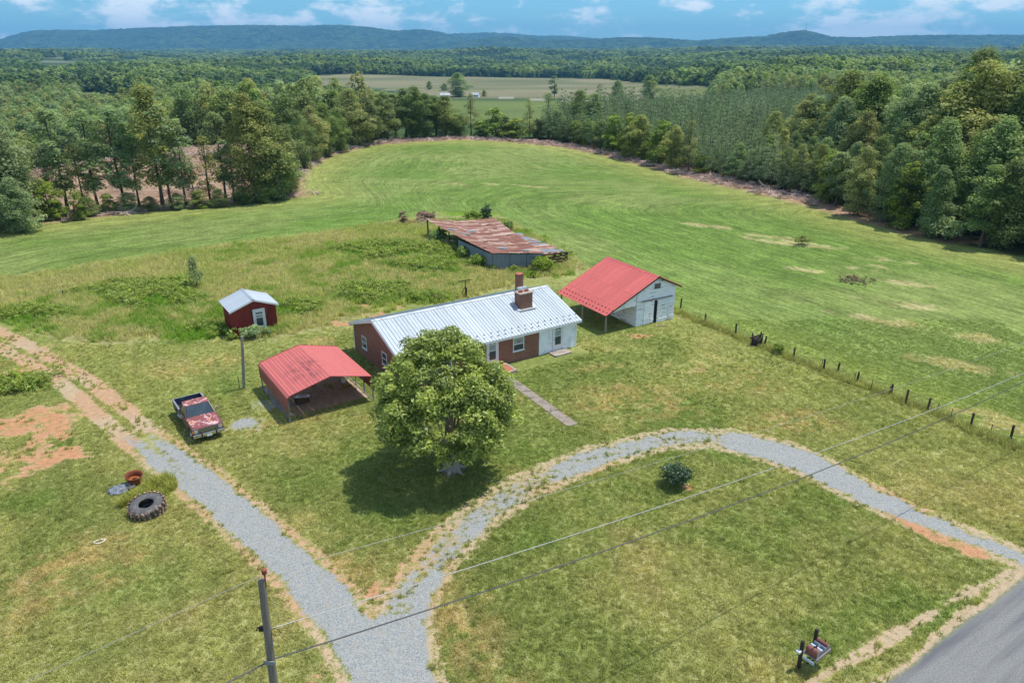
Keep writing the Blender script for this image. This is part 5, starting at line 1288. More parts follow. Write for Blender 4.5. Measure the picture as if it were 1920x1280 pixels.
# ------------------------------------------------------------------ tractor tyre, wheel rim, tarp
m, t = new_mat('muddy_rubber')
v = t.n('ShaderNodeTexCoord').outputs['Object']; n1 = t.noise(v, 3.5, 5.0, .65); n2 = t.noise(v, 14.0, 3.0, .6)
c = t.mix(t.ramp(t.math('ADD', t.math('MULTIPLY', n1.outputs[0], .6), t.math('MULTIPLY', n2.outputs[0], .4)), .44, .58), tuple(lin(72, 66, 62)), tuple(lin(186, 154, 130)))
b = t.n('ShaderNodeBsdfPrincipled', {'Base Color': c, 'Roughness': .9, 'Specular IOR Level': .2}); finish(t, b)
simple('tyre_wall', lin(92, 92, 92), .85, 0, .25, 4.0, dirt=lin(150, 132, 116), dirt_amt=.25)
ty = empty('tractor_tyre', G(279, 958), 0, 'big worn tractor tyre with muddy lugs lying in tall grass by the drive', 'tyre'); ty.rotation_euler = (math.radians(9), math.radians(-4), .3); ty.location.z = .02
mb = MB(); mb.lathe([(.60, .10), (.42, .10), (.42, .02), (.50, .0), (.80, -.02), (.90, .08), (.92, .30), (.90, .52), (.80, .61), (.52, .62), (.40, .58), (.39, .54), (.60, .50)], 36); mb.build('carcass', 'tyre_wall', ty)
mb = MB(); mb.lathe([(.43, .07), (.001, .05)], 20); mb.build('hole_shade', 'black_void', ty)  # near-black disc: shade inside the tyre hole, put into its colour
for i in range(22):
    for z0, z1, dv in ((.02, .34, .13), (.30, .62, -.13)):
        a = i/22*6.283 + (.14 if dv < 0 else 0); mb = MB()
        p0 = Vector((math.cos(a)*.93, math.sin(a)*.93, z0)); p1 = Vector((math.cos(a + dv)*.93, math.sin(a + dv)*.93, z1)); mb.bar(p0, p1, .12, .11, up=(math.cos(a), math.sin(a), 0)); mb.build('lug', 'muddy_rubber', ty)
wr = empty('wheel_rim', G(253, 905), 0, 'rusty open-topped tractor wheel rim standing beside a crumpled tarp', 'wheel rim'); wr.rotation_euler = (math.radians(6), math.radians(6), 0)
mb = MB(); mb.lathe([(.40, 0), (.44, .04), (.40, .10), (.38, .34), (.42, .50), (.50, .56), (.50, .60), (.47, .60), (.40, .50), (.355, .34), (.355, .12)], 28); mb.build('barrel', 'old_rust', wr)
mb = MB(); mb.lathe([(.356, .26), (.14, .30), (.12, .27)], 28); mb.build('disc', 'old_rust', wr)
simple('tarp_grey', lin(128, 134, 146), .45, 0, .3, 4.0, dirt=lin(70, 74, 82), dirt_amt=.4)
n = 22; gxx, gyy = np.meshgrid(np.linspace(-.75, .75, n), np.linspace(-.55, .55, n)); rad = np.hypot(gxx/.75, gyy/.55)
zz = (.05 + .36*np.clip(1 - rad, 0, 1)**.6*fbm(gxx*3.2 + 5, gyy*3.2, 3, 71) + .16*abs(fbm(gxx*5, gyy*5 + 2, 2, 72) - .5)*2)
i, j = np.meshgrid(np.arange(n - 1), np.arange(n - 1), indexing='ij'); a = (i*n + j).ravel()
Ft = np.stack([a, a + 1, a + n + 1, a + n], 1); Ft = Ft[(rad.ravel()[Ft].mean(1) + (fbm(gxx*2, gyy*2, 2, 73).ravel()[Ft[:, 0]] - .5)*.5) < 1.0]
o = bpy.data.objects.new('tarp', np_mesh('tarp', np.stack([gxx.ravel(), gyy.ravel(), zz.ravel()], 1), Ft, 'tarp_grey', None, False)); link(o, None, 'crumpled blue-grey tarp on the grass beside the rusty rim', 'tarp'); o.location = G(228, 918); o.rotation_euler = (0, 0, .5)

# ------------------------------------------------------------------ mailboxes by the road
p0 = G(1497, 1252); mdir = Vector((.80, .60, 0)); mx = empty('mailbox_stand', p0, math.atan2(.60, .80), 'roadside stand with two dark posts and a shelf of four mailboxes', 'mailbox stand')
simple('mail_brown', lin(134, 84, 74), .45, .2, .2, 3.0); simple('mail_blue', lin(178, 202, 222), .4, .2, .15, 3.0); simple('mail_slate', lin(92, 104, 118), .5, .2, .2); simple('mail_maroon', lin(118, 62, 62), .5, .1, .2); simple('board_grey', lin(140, 134, 134), .8, 0, .25, 5.0)
for i, x in enumerate((0, 1.0)):
    mb = MB(); mb.bar((x, .0, -.2), (x + .02, .03, 1.42 + .06*i), .12, .12); mb.build('post', 'wood_black', mx)
mb = MB(); mb.box(.05, 1.12, -.62, -.02, .86, .90); mb.build('shelf', 'board_grey', mx)
mb = MB(); mb.bar((.02, -.3, .5), (.08, -.55, .86), .05); mb.bar((1.02, -.3, .5), (1.05, -.55, .86), .05); mb.build('brace', 'wood_black', mx)
mb = MB(); mb.box(.05, 1.10, -.66, -.622, .80, .92); mb.build('front_rail', 'board_grey', mx)
def mailbox(x, w_, h_, mat, l=.5):
    prof = [(x - w_/2, .901), (x - w_/2, .901 + h_*.55)] + [(x - w_/2*math.cos(math.pi*i/8), .901 + h_*.55 + h_*.45*math.sin(math.pi*i/8)) for i in range(1, 8)] + [(x + w_/2, .901 + h_*.55), (x + w_/2, .901)]
    mb = MB(); mb.prism(prof, -.1 - l, -.1, 'y'); q = mb.build('mailbox', mat, mx)
    mb = MB(); c = .5*(prof[0][0] + prof[-1][0]); mb.prism([(c + (a_ - c)*1.04, .9 + (b_ - .9)*1.03) for a_, b_ in prof], -.1 - l - .02, -.1 - l - .001, 'y'); mb.build('mailbox_door', 'board_grey', q)
    mb = MB(); mb.box(x + w_/2 + .002, x + w_/2 + .012, -.42, -.36, 1.0, .96 + h_); mb.build('flag', mat, q)
mailbox(.24, .27, .34, 'mail_brown'); mailbox(.50, .17, .24, 'mail_blue'); mailbox(.72, .18, .25, 'mail_slate'); mailbox(.95, .2, .26, 'mail_maroon')
mb = MB(); mb.box(.26, .30, -.38, -.34, 1.24, 1.30); mb.box(.10, .38, -.37, -.34, 1.2, 1.245); mb.build('mailbox_band', 'wood_black', mx)
mb = MB(); mb.box(-.05, -.03, -.62, -.12, .66, .80); mb.build('name_board', 'mail_blue', mx)
mb = MB(); mb.prism([(-.24, .92), (-.09, .92), (-.09, 1.02), (-.24, 1.02)], -.05, .12, 'y'); mb.build('newspaper_tube', 'white_trim', mx)

# ------------------------------------------------------------------ poles and wires
simple('pole_wood', lin(126, 116, 104), .9, 0, .3, 3.0, stretch=(8, 8, .4), bumpd=.01)
simple('pole_pale', lin(150, 144, 132), .9, 0, .3, 3.0, stretch=(8, 8, .4), bumpd=.01)
simple('wire_bright', lin(170, 170, 168), .5, .2); simple('wire_dark', lin(96, 94, 94), .7)
up = empty('utility_pole', (-6.87, 15.6, 0), 0, 'weathered wooden utility pole carrying overhead lines beside the gravel drive', 'utility pole'); up.rotation_euler = (0, math.radians(1.6), 0)
mb = MB(); mb.tube([(0, 0, -1), (0, 0, 4), (0, 0, 8), (0, 0, 11.1)], [.145, .135, .115, .095], 14); mb.build('shaft', 'pole_wood', up)
mb = MB(); mb.tube([(.10, 0, 10.85), (.10, 0, 11.28)], .02, 6); mb.lathe([(.001, 11.46), (.05, 11.45), (.075, 11.40), (.05, 11.37), (.075, 11.33), (.05, 11.28), (.02, 11.27)], 12, (.10, 0, 0)); mb.build('insulator', 'clay_tile', up)
mb = MB(); mb.box(-.22, -.10, -.06, .06, 9.42, 9.52); mb.tube([(-.14, .05, 9.47), (-.28, .03, 9.47), (-.3, .03, 9.38)], .025, 6); mb.build('bracket', 'wood_black', up)
mb = MB(); mb.tube([(.22 + .12*math.cos(q/10*6.283), 0, 9.36 + .13*math.sin(q/10*6.283)) for q in range(11)], .012, 4, cap=False); mb.build('wire_coil', 'wood_black', up)
mb = MB(); mb.box(-.15, .15, -.17, -.13, 8.36, 8.48); mb.build('clamp', 'galvanised', up)
def wire(name, z0, a, b2, rad, mat, label, xo=0, yo=0, s1=74, zl=0.115):
    pts = []
    for i in range(49):
        s = i*s1/48; pts.append((-6.55 + xo + .838*s, 15.6 + yo + .546*s, z0 - a*s + b2*s*s))
    mb = MB()
    left = [(-6.55 + xo - .838*s, 15.6 + yo - .546*s, z0 - zl*s + b2*s*s) for s in (40, 30, 22, 15, 9, 4)]
    mb.tube((left if zl else []) + pts, rad, 5, cap=False); o = mb.build(name, mat, None); tag(o, label, 'power line')
wire('overhead_wire', 9.5, .1185, .00109, .014, 'wire_bright', 'pale upper overhead wire running from the pole to the right edge', .12, zl=0)
wire('overhead_cable', 8.41, .1336, .00164, .022, 'wire_dark', 'twisted grey lower overhead cable running from the pole across the lawn')
wire('overhead_wire', 11.3, .103, .0009, .006, 'wire_bright', 'very thin topmost overhead wire above the loop driveway', .1)
p = G(457, 728); lp = empty('wooden_post', p, 0, 'tall grey wooden post standing left of the carport', 'post')
mb = MB(); mb.tube([(0, 0, -.3), (.22, 0, 2), (.44, 0, top_z(p, 630))], [.12, .11, .10], 10); mb.build('shaft', 'pole_pale', lp); mb = MB(); mb.bar((.13, -.06, .2), (.46, -.06, 3.4), .06); mb.build('conduit', 'galvanised', lp)
mb = MB(); mb.tube([(-.3, 0, -.1), (-.31, 0, 1.0)], .03, 6); o = mb.build('iron_stake', 'wood_dark', None); tag(o, 'thin short stake beside the tall grey post', 'stake'); o.location = p
p = G(873, 556); cl_ = empty('clothesline_pole', p, .573, 'dark T-shaped clothesline pole with a brace behind the house', 'clothesline pole')
h_ = top_z(p, 525); mb = MB(); mb.tube([(0, 0, -.2), (0, 0, h_)], .05, 8); mb.build('upright', 'wood_black', cl_); mb = MB(); mb.bar((-.8, 0, h_ - .05), (.8, 0, h_ - .05), .06); mb.build('crossbar', 'wood_black', cl_); mb = MB(); mb.bar((-.75, 0, 0), (0, 0, h_*.62), .05); mb.build('brace', 'wood_black', cl_)
mb = MB(); mb.tube([(.05, -.08, -.2), (.05, -.08, h_*.55)], .10, 8); mb.build('stub_post', 'wood_black', cl_)

# ------------------------------------------------------------------ fence along the pasture
fe = empty('field_fence', G(1600, 717), 0, 'wire fence on old wooden posts between the yard and the hayfield', 'fence')
FO = fe.location.copy()
WP = [(1276, 578, 19), (1322, 606, 18), (1379, 629, 22), (1433, 648, 18), (1487, 672, 21), (1544, 695, 22), (1570, 698, 18), (1606, 717, 20), (1670, 741, 21), (1697, 757, 27), (1739, 768, 22), (1819, 801, 27), (1893, 829, 32), (1975, 868, 34)]
TPS = [(1539, 690, 18), (1601, 715, 18), (1632, 731, 20), (1665, 742, 18), (1756, 772, 18), (1781, 784, 18), (1855, 815, 20)]
rf_ = random.Random(9); tops = []
for x, y, h_ in WP:
    p = G(x, y); zt = top_z(p, y - h_); q = p - FO; lean = (rf_.random() - .3)*.14; mb = MB(); mb.tube([(q.x, q.y, -.2), (q.x + lean, q.y, zt)], [.085, .075], 8); mb.build('wood_post', 'wood_black' if rf_.random() < .6 else 'wood_dark', fe); tops.append((q, zt))
for x, y, h_ in TPS:
    p = G(x, y); zt = top_z(p, y - h_); q = p - FO; mb = MB(); mb.bar((q.x, q.y, -.2), (q.x + .05, q.y, zt), .03, .045); mb.build('steel_post', 'old_rust', fe)
for fz in (.3, .6, .88):
    mb = MB(); pts = []
    for i, (q, zt) in enumerate(tops):
        pts.append((q.x, q.y, zt*fz))
        if i < len(tops) - 1: q2, z2 = tops[i + 1]; pts.append(((q.x + q2.x)/2, (q.y + q2.y)/2, (zt + z2)/2*fz - .04))
    mb.tube(pts, .008, 4, cap=False); mb.build('wire', 'galvanised', fe)
for x, y, h_, lb in ((119, 556, 12, 'thin dark stake in the tall meadow grass, the farther of two'), (66, 600, 12, 'thin dark stake in the meadow grass near the dirt track')):
    p = G(x, y); mb = MB(); mb.tube([(0, 0, -.2), (.05, 0, top_z(p, y - h_))], .045, 6); o = mb.build('meadow_stake', 'wood_black', None); tag(o, lb, 'stake'); o.location = p
p = G(1418, 646); sf = empty('burnt_stump', p, .4, 'charred broken stump on the fence line beside the hayfield', 'stump')
mb = MB(); mb.lathe([(.5, -.1), (.42, .2), (.40, .55), (.34, .62), (.2, .5), (.001, .45)], 12); mb.build('base', 'wood_black', sf)
for a_, h_ in ((.3, 1.1), (1.8, .95), (3.4, .8), (5.0, 1.0)):
    mb = MB(); mb.tube([(math.cos(a_)*.38, math.sin(a_)*.38, .2), (math.cos(a_)*.55, math.sin(a_)*.5, h_)], [.14, .05], 6); mb.build('splinter', 'wood_black', sf)
mb = MB(); mb.bar((-.8, 0, .75), (.75, .1, .85), .1); mb.build('snag', 'wood_black', sf)

# ------------------------------------------------------------------ the big round tree in the yard
rg = np.random.default_rng(21); tp0 = G(848, 880); TH = top_z(tp0, 622)
bt_ = empty('magnolia_tree', tp0, 0, 'big dense round-crowned evergreen tree in front of the brick house', 'tree')
cc = []; rr = []
while len(cc) < 380:
    d = unit(rg, 1)[0]
    if d[2] < -.62: continue
    q = .55 + .45*rg.random()**.5; R = 4.05*(.80 + .42*float(fbm(np.array([math.atan2(d[1], d[0])*1.6 + 9]), np.array([d[2]*2.6 + 4]), 2, 17)[0]))
    z = TH*.5 + d[2]*TH*.5*q*(.98 if d[2] > 0 else .80); wgt = 1.0 - .10*max(0, d[2]) + (.05 if d[2] < 0 else 0)
    c = np.array([d[0]*R*q*wgt, d[1]*R*q*wgt, z]); r_ = .30 + .48*rg.random()**1.4
    c[:2] *= 1 - r_*.35/R; c[2] -= r_*.3; cc.append(c); rr.append(r_)
cc = np.array(cc); rr = np.array(rr); V, F, C = blob_leaves(rg, cc, rr, 150, .20, .8, .5, .55)
V[:, 0] -= .38
link(bpy.data.objects.new('crown', np_mesh('crown', V, F, 'leaves_magnolia', {'leafcol': C})), bt_)
mb = MB(); mb.tube([(0, 0, -.3), (.02, 0, .3), (-.05, .05, 1.6), (-.1, .05, 3.6), (-.2, 0, 6.0)], [.62, .42, .34, .26, .1], 12)
for k in range(16):
    a_ = k*2.4; e = cc[int(rg.integers(len(cc)))]*np.array([.85, .85, 1]); z0 = .9 + k*.25; mb.tube([(-.05, 0, z0), tuple(np.array([e[0]*.5, e[1]*.5, (z0 + e[2])/2 - .2])), tuple(e)], [.15, .08, .02], 6, cap=False)
for k in range(6): a_ = k*1.05 + .3; mb.tube([(0, 0, .35), (math.cos(a_)*.6, math.sin(a_)*.6, .08), (math.cos(a_)*1.1, math.sin(a_)*1.1, -.06)], [.22, .13, .04], 6, cap=False)
mb.build('trunk', 'bark_pale', bt_)

# ------------------------------------------------------------------ shrubs and plants
def shrub(name, p, H, R, n, leaf, mat, label, seed, cat='shrub', per=34, stems=5, flat=.8, group=None):
    rng = np.random.default_rng(seed); cc = []; rr = []
    for i in range(n):
        d = unit(rng, 1)[0]; q = rng.random()**.4; r_ = min(R, H)*(.2 + .14*rng.random())
        cc.append((d[0]*max(0, R - r_)*q, d[1]*max(0, R - r_)*q, max(r_*.5, H*.5 + d[2]*(H*.5 - r_*.7)*q))); rr.append(r_)
    V, F, C = blob_leaves(rng, np.array(cc), np.array(rr), per, leaf, flat, .4, .6)
    e = empty(name, p, 0, label, cat, group)
    link(bpy.data.objects.new('foliage', np_mesh('foliage', V, F, mat, {'leafcol': C})), e)
    mb = MB()
    for k in range(stems): q = cc[int(rng.integers(n))]; mb.tube([(q[0]*.15, q[1]*.15, -.1), (q[0]*.5, q[1]*.5, q[2]*.6), q], [.035, .025, .01], 5, cap=False)
    mb.build('stem', 'bark', e); return e
shrub('holly_bush', G(1265, 909), 1.5, 1.08, 80, .13, 'leaves_holly', 'round dark green bush alone on the lawn inside the loop drive', 1, 'bush', 60)
shrub('leafy_shrub', G(472, 632), 1.2, 1.05, 30, .26, 'leaves_grey', 'large-leaved shrub growing against the red shed door', 2)
shrub('leafy_shrub', G(503, 628), .8, .7, 18, .24, 'leaves_grey', 'low leafy shrub at the right corner of the red shed', 3)
shrub('leafy_shrub', G(437, 635), .5, .6, 14, .18, 'leaves_shrub', 'small weed clump at the left foot of the red shed', 4)
shrub('leafy_shrub', G(1018, 509), 1.9, 1.6, 40, .26, 'leaves_shrub', 'pale green bush at the front right of the tin barn', 5)
shrub('leafy_shrub', G(898, 500), 1.5, 1.5, 36, .24, 'leaves_shrub', 'bright green bush against the left wall of the tin barn', 6)
shrub('leafy_shrub', G(873, 484), 1.7, 1.2, 30, .24, 'leaves_broad', 'dark vine clump halfway along the tin barn wall', 7)
shrub('leafy_shrub', G(822, 455), 2.0, 1.5, 30, .28, 'leaves_broad', 'dark bush growing inside the open end of the tin barn', 8)
shrub('leafy_shrub', G(925, 508), .9, .8, 18, .2, 'leaves_shrub', 'low weeds at the near corner of the tin barn', 9)
shrub('leafy_shrub', G(963, 509), .9, .5, 12, .18, 'leaves_shrub', 'small sprout in front of the grey tin wall', 10)
shrub('cedar_bush', G(913, 413), 2.5, 1.1, 40, .22, 'leaves_holly', 'dark pointed cedar behind the tin barn roof', 11, 'bush')
shrub('leafy_shrub', G(890, 412), 1.4, 2.2, 30, .28, 'leaves_shrub', 'wide green bramble behind the tin barn', 12)
shrub('leafy_shrub', G(952, 432), 1.3, 1.2, 22, .26, 'leaves_broad', 'bush at the right rear corner of the tin barn', 13)
shrub('leafy_shrub', G(1457, 662), .9, .6, 16, .16, 'leaves_shrub', 'small green bush on the fence line beside the burnt stump', 14)
shrub('leafy_shrub', G(1500, 459), 1.3, 1.5, 24, .2, 'leaves_olive', 'isolated tuft of brush standing in the hayfield', 15)
shrub('leafy_shrub', G(1603, 527), .45, 2.2, 44, .16, 'leaves_dead', 'low brown weed patch in the hayfield', 16)
shrub('leafy_shrub', G(1770, 452), 3.4, 2.6, 60, .34, 'leaves_grey', 'pale yellow-green bush in front of the dark right wood', 17)
shrub('leafy_shrub', G(1000, 520), .8, .6, 12, .18, 'leaves_shrub', 'weed clump beside the rear chimney view', 18)['label'] = 'small weed clump between the tin barn and the red-roofed barn'
p = G(370, 541); sp_ = empty('sapling', p, 0, 'slender young tree standing alone in the meadow behind the shed', 'tree'); hh = top_z(p, 482)
rng = np.random.default_rng(31); cc = np.stack([rng.normal(size=34)*.42, rng.normal(size=34)*.42, hh*(.22 + .76*np.linspace(0, 1, 34))], 1); cc[:, :2] *= (1.15 - .9*np.linspace(0, 1, 34))[:, None]
V, F, C = blob_leaves(rng, cc, np.full(34, .40), 36, .18); link(bpy.data.objects.new('crown', np_mesh('crown', V, F, 'leaves_grey', {'leafcol': C})), sp_)
mb = MB(); mb.tube([(0, 0, -.1), (.05, 0, hh*.5), (0, .03, hh)], [.05, .04, .01], 6); mb.build('trunk', 'bark', sp_)
p = G(757, 421); shrub('dead_bush', p, 2.2, .75, 24, .2, 'leaves_dead', 'grey-brown dead upright brush heap behind the tin barn', 41, 'brush')
shrub('dead_bush', G(800, 414), 1.6, 1.9, 34, .26, 'leaves_dead', 'rusty brown dead brush at the back of the tin barn', 42, 'brush')
p = G(785, 420); rbh = empty('fallen_timber', p, 0, 'grey fallen timbers and bent tin left of the tin barn roof', 'timber pile'); rq = random.Random(2)
for i in range(9):
    a_ = rq.random()*3.1; l_ = 1 + rq.random()*1.6; q = Vector((rq.uniform(-1.3, 1.3), rq.uniform(-.6, .6), .15 + .5*rq.random())); d = Vector((math.cos(a_)*l_/2, math.sin(a_)*l_/2, .25*rq.uniform(-1, 1)))
    mb = MB(); mb.bar(q - d, q + d, .16, .07); mb.build('timber', 'wood_grey' if i % 3 else 'rusty_tin', rbh)
p = G(1232, 612)
mb = MB(); mb.bar((-.5, 0, .04), (.5, .1, .05), .16, .05); o = mb.build('loose_plank', 'wood_grey', None); tag(o, 'loose grey plank on the grass before the white barn', 'plank'); o.location = G(1240, 612)
n = 10; a = np.linspace(0, 6.283, 24, endpoint=False); mb = MB(); mb.tube([(math.cos(q)*.26*(1 + .15*math.sin(3*q)), math.sin(q)*.16, .05) for q in list(a) + [0.0]], .03, 5); o = mb.build('plastic_ring', 'white_plastic', None); tag(o, 'small white broken plastic ring lying on the left lawn', 'litter'); o.location = G(187, 1016)
o.rotation_euler = (0, 0, .5)

# ------------------------------------------------------------------ far things: houses, sheds, mast
def far_house(px, py, L, W_, he, hr, wall, roof, label, cat='house', yaw=.3):
    p = GT(px, py); p.z -= .1
    e = empty('farm_house' if cat == 'house' else 'farm_shed', p, yaw, label, cat)
    mb = MB(); mb.prism([(0, 0), (W_, 0), (W_, he), (W_/2, hr - .15), (0, he)], 0, L, 'x'); mb.build('wall', wall, e)
    k = (hr - he)/(W_/2)
    for sg in (0, 1):
        y0 = -.4 if sg == 0 else W_ + .4; mb = MB(); mb.prism([(y0, he - .4*k), (W_/2, hr), (W_/2, hr + .15), (y0, he - .4*k + .15)], -.4, L + .4, 'x'); mb.build('roof', roof, e)
    for i in range(3):
        mb = MB(); x = L*(i + .5)/3; mb.box(x - .6, x + .6, -.06, -.003, 1.0, 2.3); mb.build('window', 'glass_dark', e)
far_house(826, 184, 9, 7, 2.6, 4.6, 'siding_white', 'metal_white', 'small white farmhouse left of the lone valley tree', yaw=.1)
far_house(884, 183, 7, 6, 2.6, 4.4, 'siding_white', 'metal_white', 'small white house right of the lone valley tree', yaw=-.2)
far_house(182, 168, 34, 12, 4, 6.5, 'siding_white', 'metal_white', 'long white-roofed shed in the distant left clearing', 'shed', .2)
far_house(1352, 190, 9, 8, 3, 5.2, 'siding_white', 'metal_white', 'white house half hidden by trees beyond the pine plantation', yaw=.4)
for i, (x, y) in enumerate(((1578, 101), (1606, 102), (1794, 112))):
    far_house(x, y, 26, 14, 6, 10, 'siding_white', 'metal_white', ['pale distant building left of the notch below the peak', 'pale distant building right of the notch below the peak', 'pale distant long roof in the forest far right'][i], 'building', .1)
ms_ = empty('radio_mast', ((1506 - 960)/FPX*7400*CT, 7400, 24 + (91.6 - 58)/FPX*7400*CT*CT), 0, 'thin radio mast on the peak of the right mountain', 'mast')
mb = MB()
for sg in ((-2, -2), (2, -2), (0, 2.5)): mb.bar((*[q*1.5 for q in sg], -20), (*[q*.3 for q in sg], 62), 1.3)
mb.build('lattice', 'galvanised', ms_); mb = MB(); mb.bar((0, 0, 62), (0, 0, 78), .9); mb.build('antenna', 'galvanised', ms_)

# ------------------------------------------------------------------ ground cover: brush, meadow grass, lawn tufts
rg = np.random.default_rng(8)
def stick_proto(seed):
    r = random.Random(seed); mb = MB()
    for i in range(7):
        a_ = r.random()*6.28; l_ = .7 + r.random()*1.5; q = Vector((r.uniform(-.6, .6), r.uniform(-.6, .6), .08 + .38*r.random())); d = Vector((math.cos(a_), math.sin(a_), r.uniform(-.25, .35)))*l_/2; mb.bar(q - d, q + d, .04 + .09*r.random()**2)
    return mb.mesh('sticks', 'brush_wood')
m, t = new_mat('brush_wood'); oi = t.n('ShaderNodeObjectInfo')
b = t.n('ShaderNodeBsdfPrincipled', {'Base Color': t.mix(oi.outputs['Random'], tuple(lin(168, 138, 122)), tuple(lin(226, 206, 190))), 'Roughness': .9, 'Specular IOR Level': .1}); finish(t, b)
sticks = [stick_proto(s) for s in range(5)]
pts = []
for p, q in along(FIELD[5:18], .5, 3.2, rg):
    for k in range(4): pts.append(p + np.array(rg.normal(size=2))*1.7)
for p, q in along(FIELD[1:5], .8, 0, rg): pts.append(p + rg.normal(size=2)*.9 + np.array([0, 1.0]))
P = np.array(pts)
nC = 2600; lo, hi = CLEARCUT.min(0), CLEARCUT.max(0); Q = lo + rg.random((nC*3, 2))*(hi - lo); Q = Q[inside(Q[:, 0], Q[:, 1], CLEARCUT) & (fbm(Q[:, 0]/9, Q[:, 1]/9, 2, 5) > .48)][:nC]
P = np.vstack([P, Q]); rot, sc = yaw_scale(rg, len(P), .5, 1.3, .15, (.6, 1.2))
scatter('brush_windrow', np.column_stack([P, land(P[:, 0], P[:, 1]) - .05]), rot, sc, sticks, 'brown slash and brushwood heaped along the edge of the field', 'brushwood')
def tuft(seed, n, h_, spread, w_, lean, mat='grass_blades'):
    r = np.random.default_rng(seed); V = []; F = []; C = []
    for i in range(n):
        a = r.random()*6.283; b0 = np.array([math.cos(a), math.sin(a), 0])*spread*math.sqrt(r.random()); d = r.random()*6.283; hh_ = h_*(.55 + .6*r.random())
        tipd = np.array([math.cos(d), math.sin(d), 0])*lean*hh_*(.4 + r.random()); s_ = np.array([-math.sin(d), math.cos(d), 0])*w_*.5
        k = len(V); V += [b0 - s_, b0 + s_, b0 + tipd*.35 + s_*.8 + [0, 0, hh_*.6], b0 + tipd*.35 - s_*.8 + [0, 0, hh_*.6], b0 + tipd + [0, 0, hh_]]
        F += [(k, k + 1, k + 2, k + 3)]; F += [(k + 3, k + 2, k + 4, k + 4)]; tn = r.random(); C += [[tn]*3]*5
    V = np.array(V); me = bpy.data.meshes.new('tuft'); me.from_pydata(V.tolist(), [], [f if f[3] != f[2] else f[:3] for f in F])
    at_ = me.attributes.new('leafcol', 'FLOAT_COLOR', 'POINT'); at_.data.foreach_set('color', np.hstack([np.array(C), np.ones((len(C), 1))]).astype(np.float32).ravel()); me.materials.append(MATS[mat]); return me
def cover(name, n, box, test, protos, lo, hi, label, cat, dark=1.0, seed=1, tall=(.7, 1.3), tilt=.12):
    r = np.random.default_rng(seed); x = box[0] + r.random(n)*(box[1] - box[0]); y = box[2] + r.random(n)*(box[3] - box[2])
    k = abs(x) < y*.78 + 6; x, y = x[k], y[k]
    c_, m_, h_, cl2, fl_, me_ = ground(x, y); k = test(x, y, m_, cl2, fl_, me_, r); x, y, c_ = x[k], y[k], c_[k]
    rot, sc = yaw_scale(r, len(x), lo, hi, tilt, tall)
    print(name, len(x)); return scatter(name, np.column_stack([x, y, land(x, y) - .01]), rot, sc, protos, label, cat, c_*dark*(.75 + .5*r.random((len(x), 1))), seed)
no = lambda m_: (m_[:, 0] < .3) & (m_[:, 1] < .45) & (m_[:, 2] < .05)
def off_build(x, y):
    ok = np.ones(len(x), bool)
    for ox, oy, a_, x0, x1, y0, y1 in ((-8.196, 50.447, .573, -.1, 16.5, -1.9, 9.8), (11.451, 64.052, .523, -.1, 4.7, -.1, 7.6), (-24.873, 61.571, .581, -.1, 4, -.1, 3.5)):
        dx, dy = x - ox, y - oy; u_ = dx*math.cos(a_) + dy*math.sin(a_); v_ = -dx*math.sin(a_) + dy*math.cos(a_); ok &= ~((u_ > x0) & (u_ < x1) & (v_ > y0) & (v_ < y1))
    return ok & ~inside(x, y, PATH)
tall_t = [tuft(s, 13, .48, .22, .035, .55) for s in range(5)]
cover('meadow_grass', 150000, (-75, 22, 55, 110), lambda x, y, m_, c_, f_, me_, r: (me_ + (fbm(x/1.7, y/1.7, 3, 3) - .5)*3 > 2.2*r.random(len(x))) & no(m_) & off_build(x, y) & ~inside(x, y, GP([(925, 500), (1060, 498), (950, 425), (800, 440)])), tall_t, .55, 1.25, 'tall yellow-green grass filling the meadow behind the shed and house', 'tall grass', 1.6, 3)
cover('fence_grass', 60000, (10, 40, 35, 72), lambda x, y, m_, c_, f_, me_, r: (dist_line(x, y, FENCE) < .75*r.random(len(x))) & off_build(x, y), tall_t, .5, 1.0, 'rough uncut grass strip along the foot of the fence', 'tall grass', 1.5, 4)
lawn_t = [tuft(s + 20, 10, .085, .13, .02, .8) for s in range(5)]
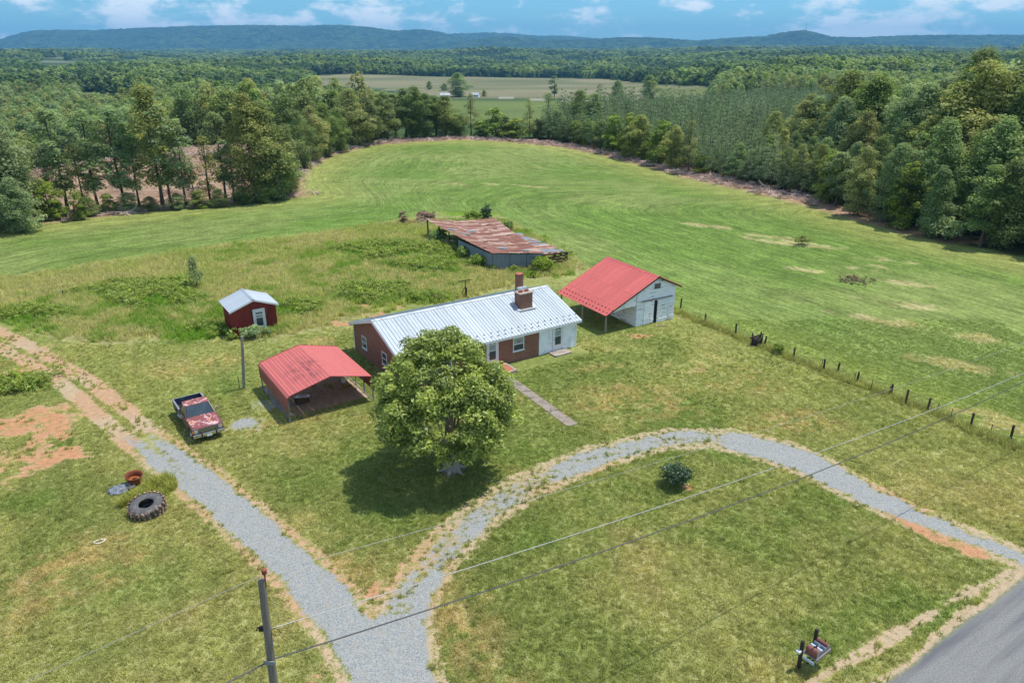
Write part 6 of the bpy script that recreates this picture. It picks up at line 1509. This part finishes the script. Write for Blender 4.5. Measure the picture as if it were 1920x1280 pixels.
cover('lawn_grass', 330000, (-46, 46, 20, 66), lambda x, y, m_, c_, f_, me_, r: (c_ != 2) & no(m_) & off_build(x, y) & (r.random(len(x)) < np.clip(1.6 - y/52, .25, 1)), lawn_t, .7, 1.5, 'short mown grass covering the yard', 'grass', 1.45, 5)
clump_t = [tuft(s + 70, 22, .15, .10, .022, .7) for s in range(4)]
cover('lawn_clumps', 16000, (-46, 46, 21, 62), lambda x, y, m_, c_, f_, me_, r: (c_ != 2) & (c_ != 1) & (m_[:, 0] < .6) & (m_[:, 2] < .05) & off_build(x, y) & (fbm(x/3.5, y/3.5, 2, 97) > .46), clump_t, .6, 1.5, 'scattered coarser grass clumps standing out of the mown lawn', 'grass', 1.35, 15)
broad_w = []
for s in range(4):
    r = np.random.default_rng(60 + s); cc = r.normal(size=(7, 3))*[.3, .3, .12] + [0, 0, .35]; V, F, C = blob_leaves(r, cc, np.full(7, .2), 12, .17); broad_w.append(np_mesh('weed', V, F, 'leaves_weed', {'leafcol': C}))
cover('lush_weeds', 40000, (-62, 12, 45, 110), lambda x, y, m_, c_, f_, me_, r: (ell(x, y, LUSH, .6) > .35 + .6*r.random(len(x))) & (fbm(x/2.2, y/2.2, 2, 91) > .42) & off_build(x, y), broad_w, .6, 1.25, 'bright green broad-leaved weeds in patches through the meadow', 'weeds', 1.0, 6)
tg = [tuft(s + 40, 40, .75, .3, .035, .55, 'grass_clump') for s in range(3)]
tys = G(268, 935); P = np.array([[tys.x - .9 + 2.4*rg.random(), tys.y - .9 + 2.9*rg.random()] for k in range(90)]); tyc = G(279, 950)
P = P[np.hypot(P[:, 0] - tyc.x, P[:, 1] - tyc.y) > .55]
P = P[(np.hypot((P[:, 0] - tys.x)/1.5, (P[:, 1] - tys.y - .5)/1.6) < 1) & (np.hypot(P[:, 0] - G(253, 905).x, P[:, 1] - G(253, 905).y) > .85)]
rot, sc = yaw_scale(rg, len(P), .55, .95, .15)
scatter('tyre_grass', np.column_stack([P, np.zeros(len(P))]), rot, sc, tg, 'tall tawny grass growing around the tractor tyre and rim', 'tall grass')
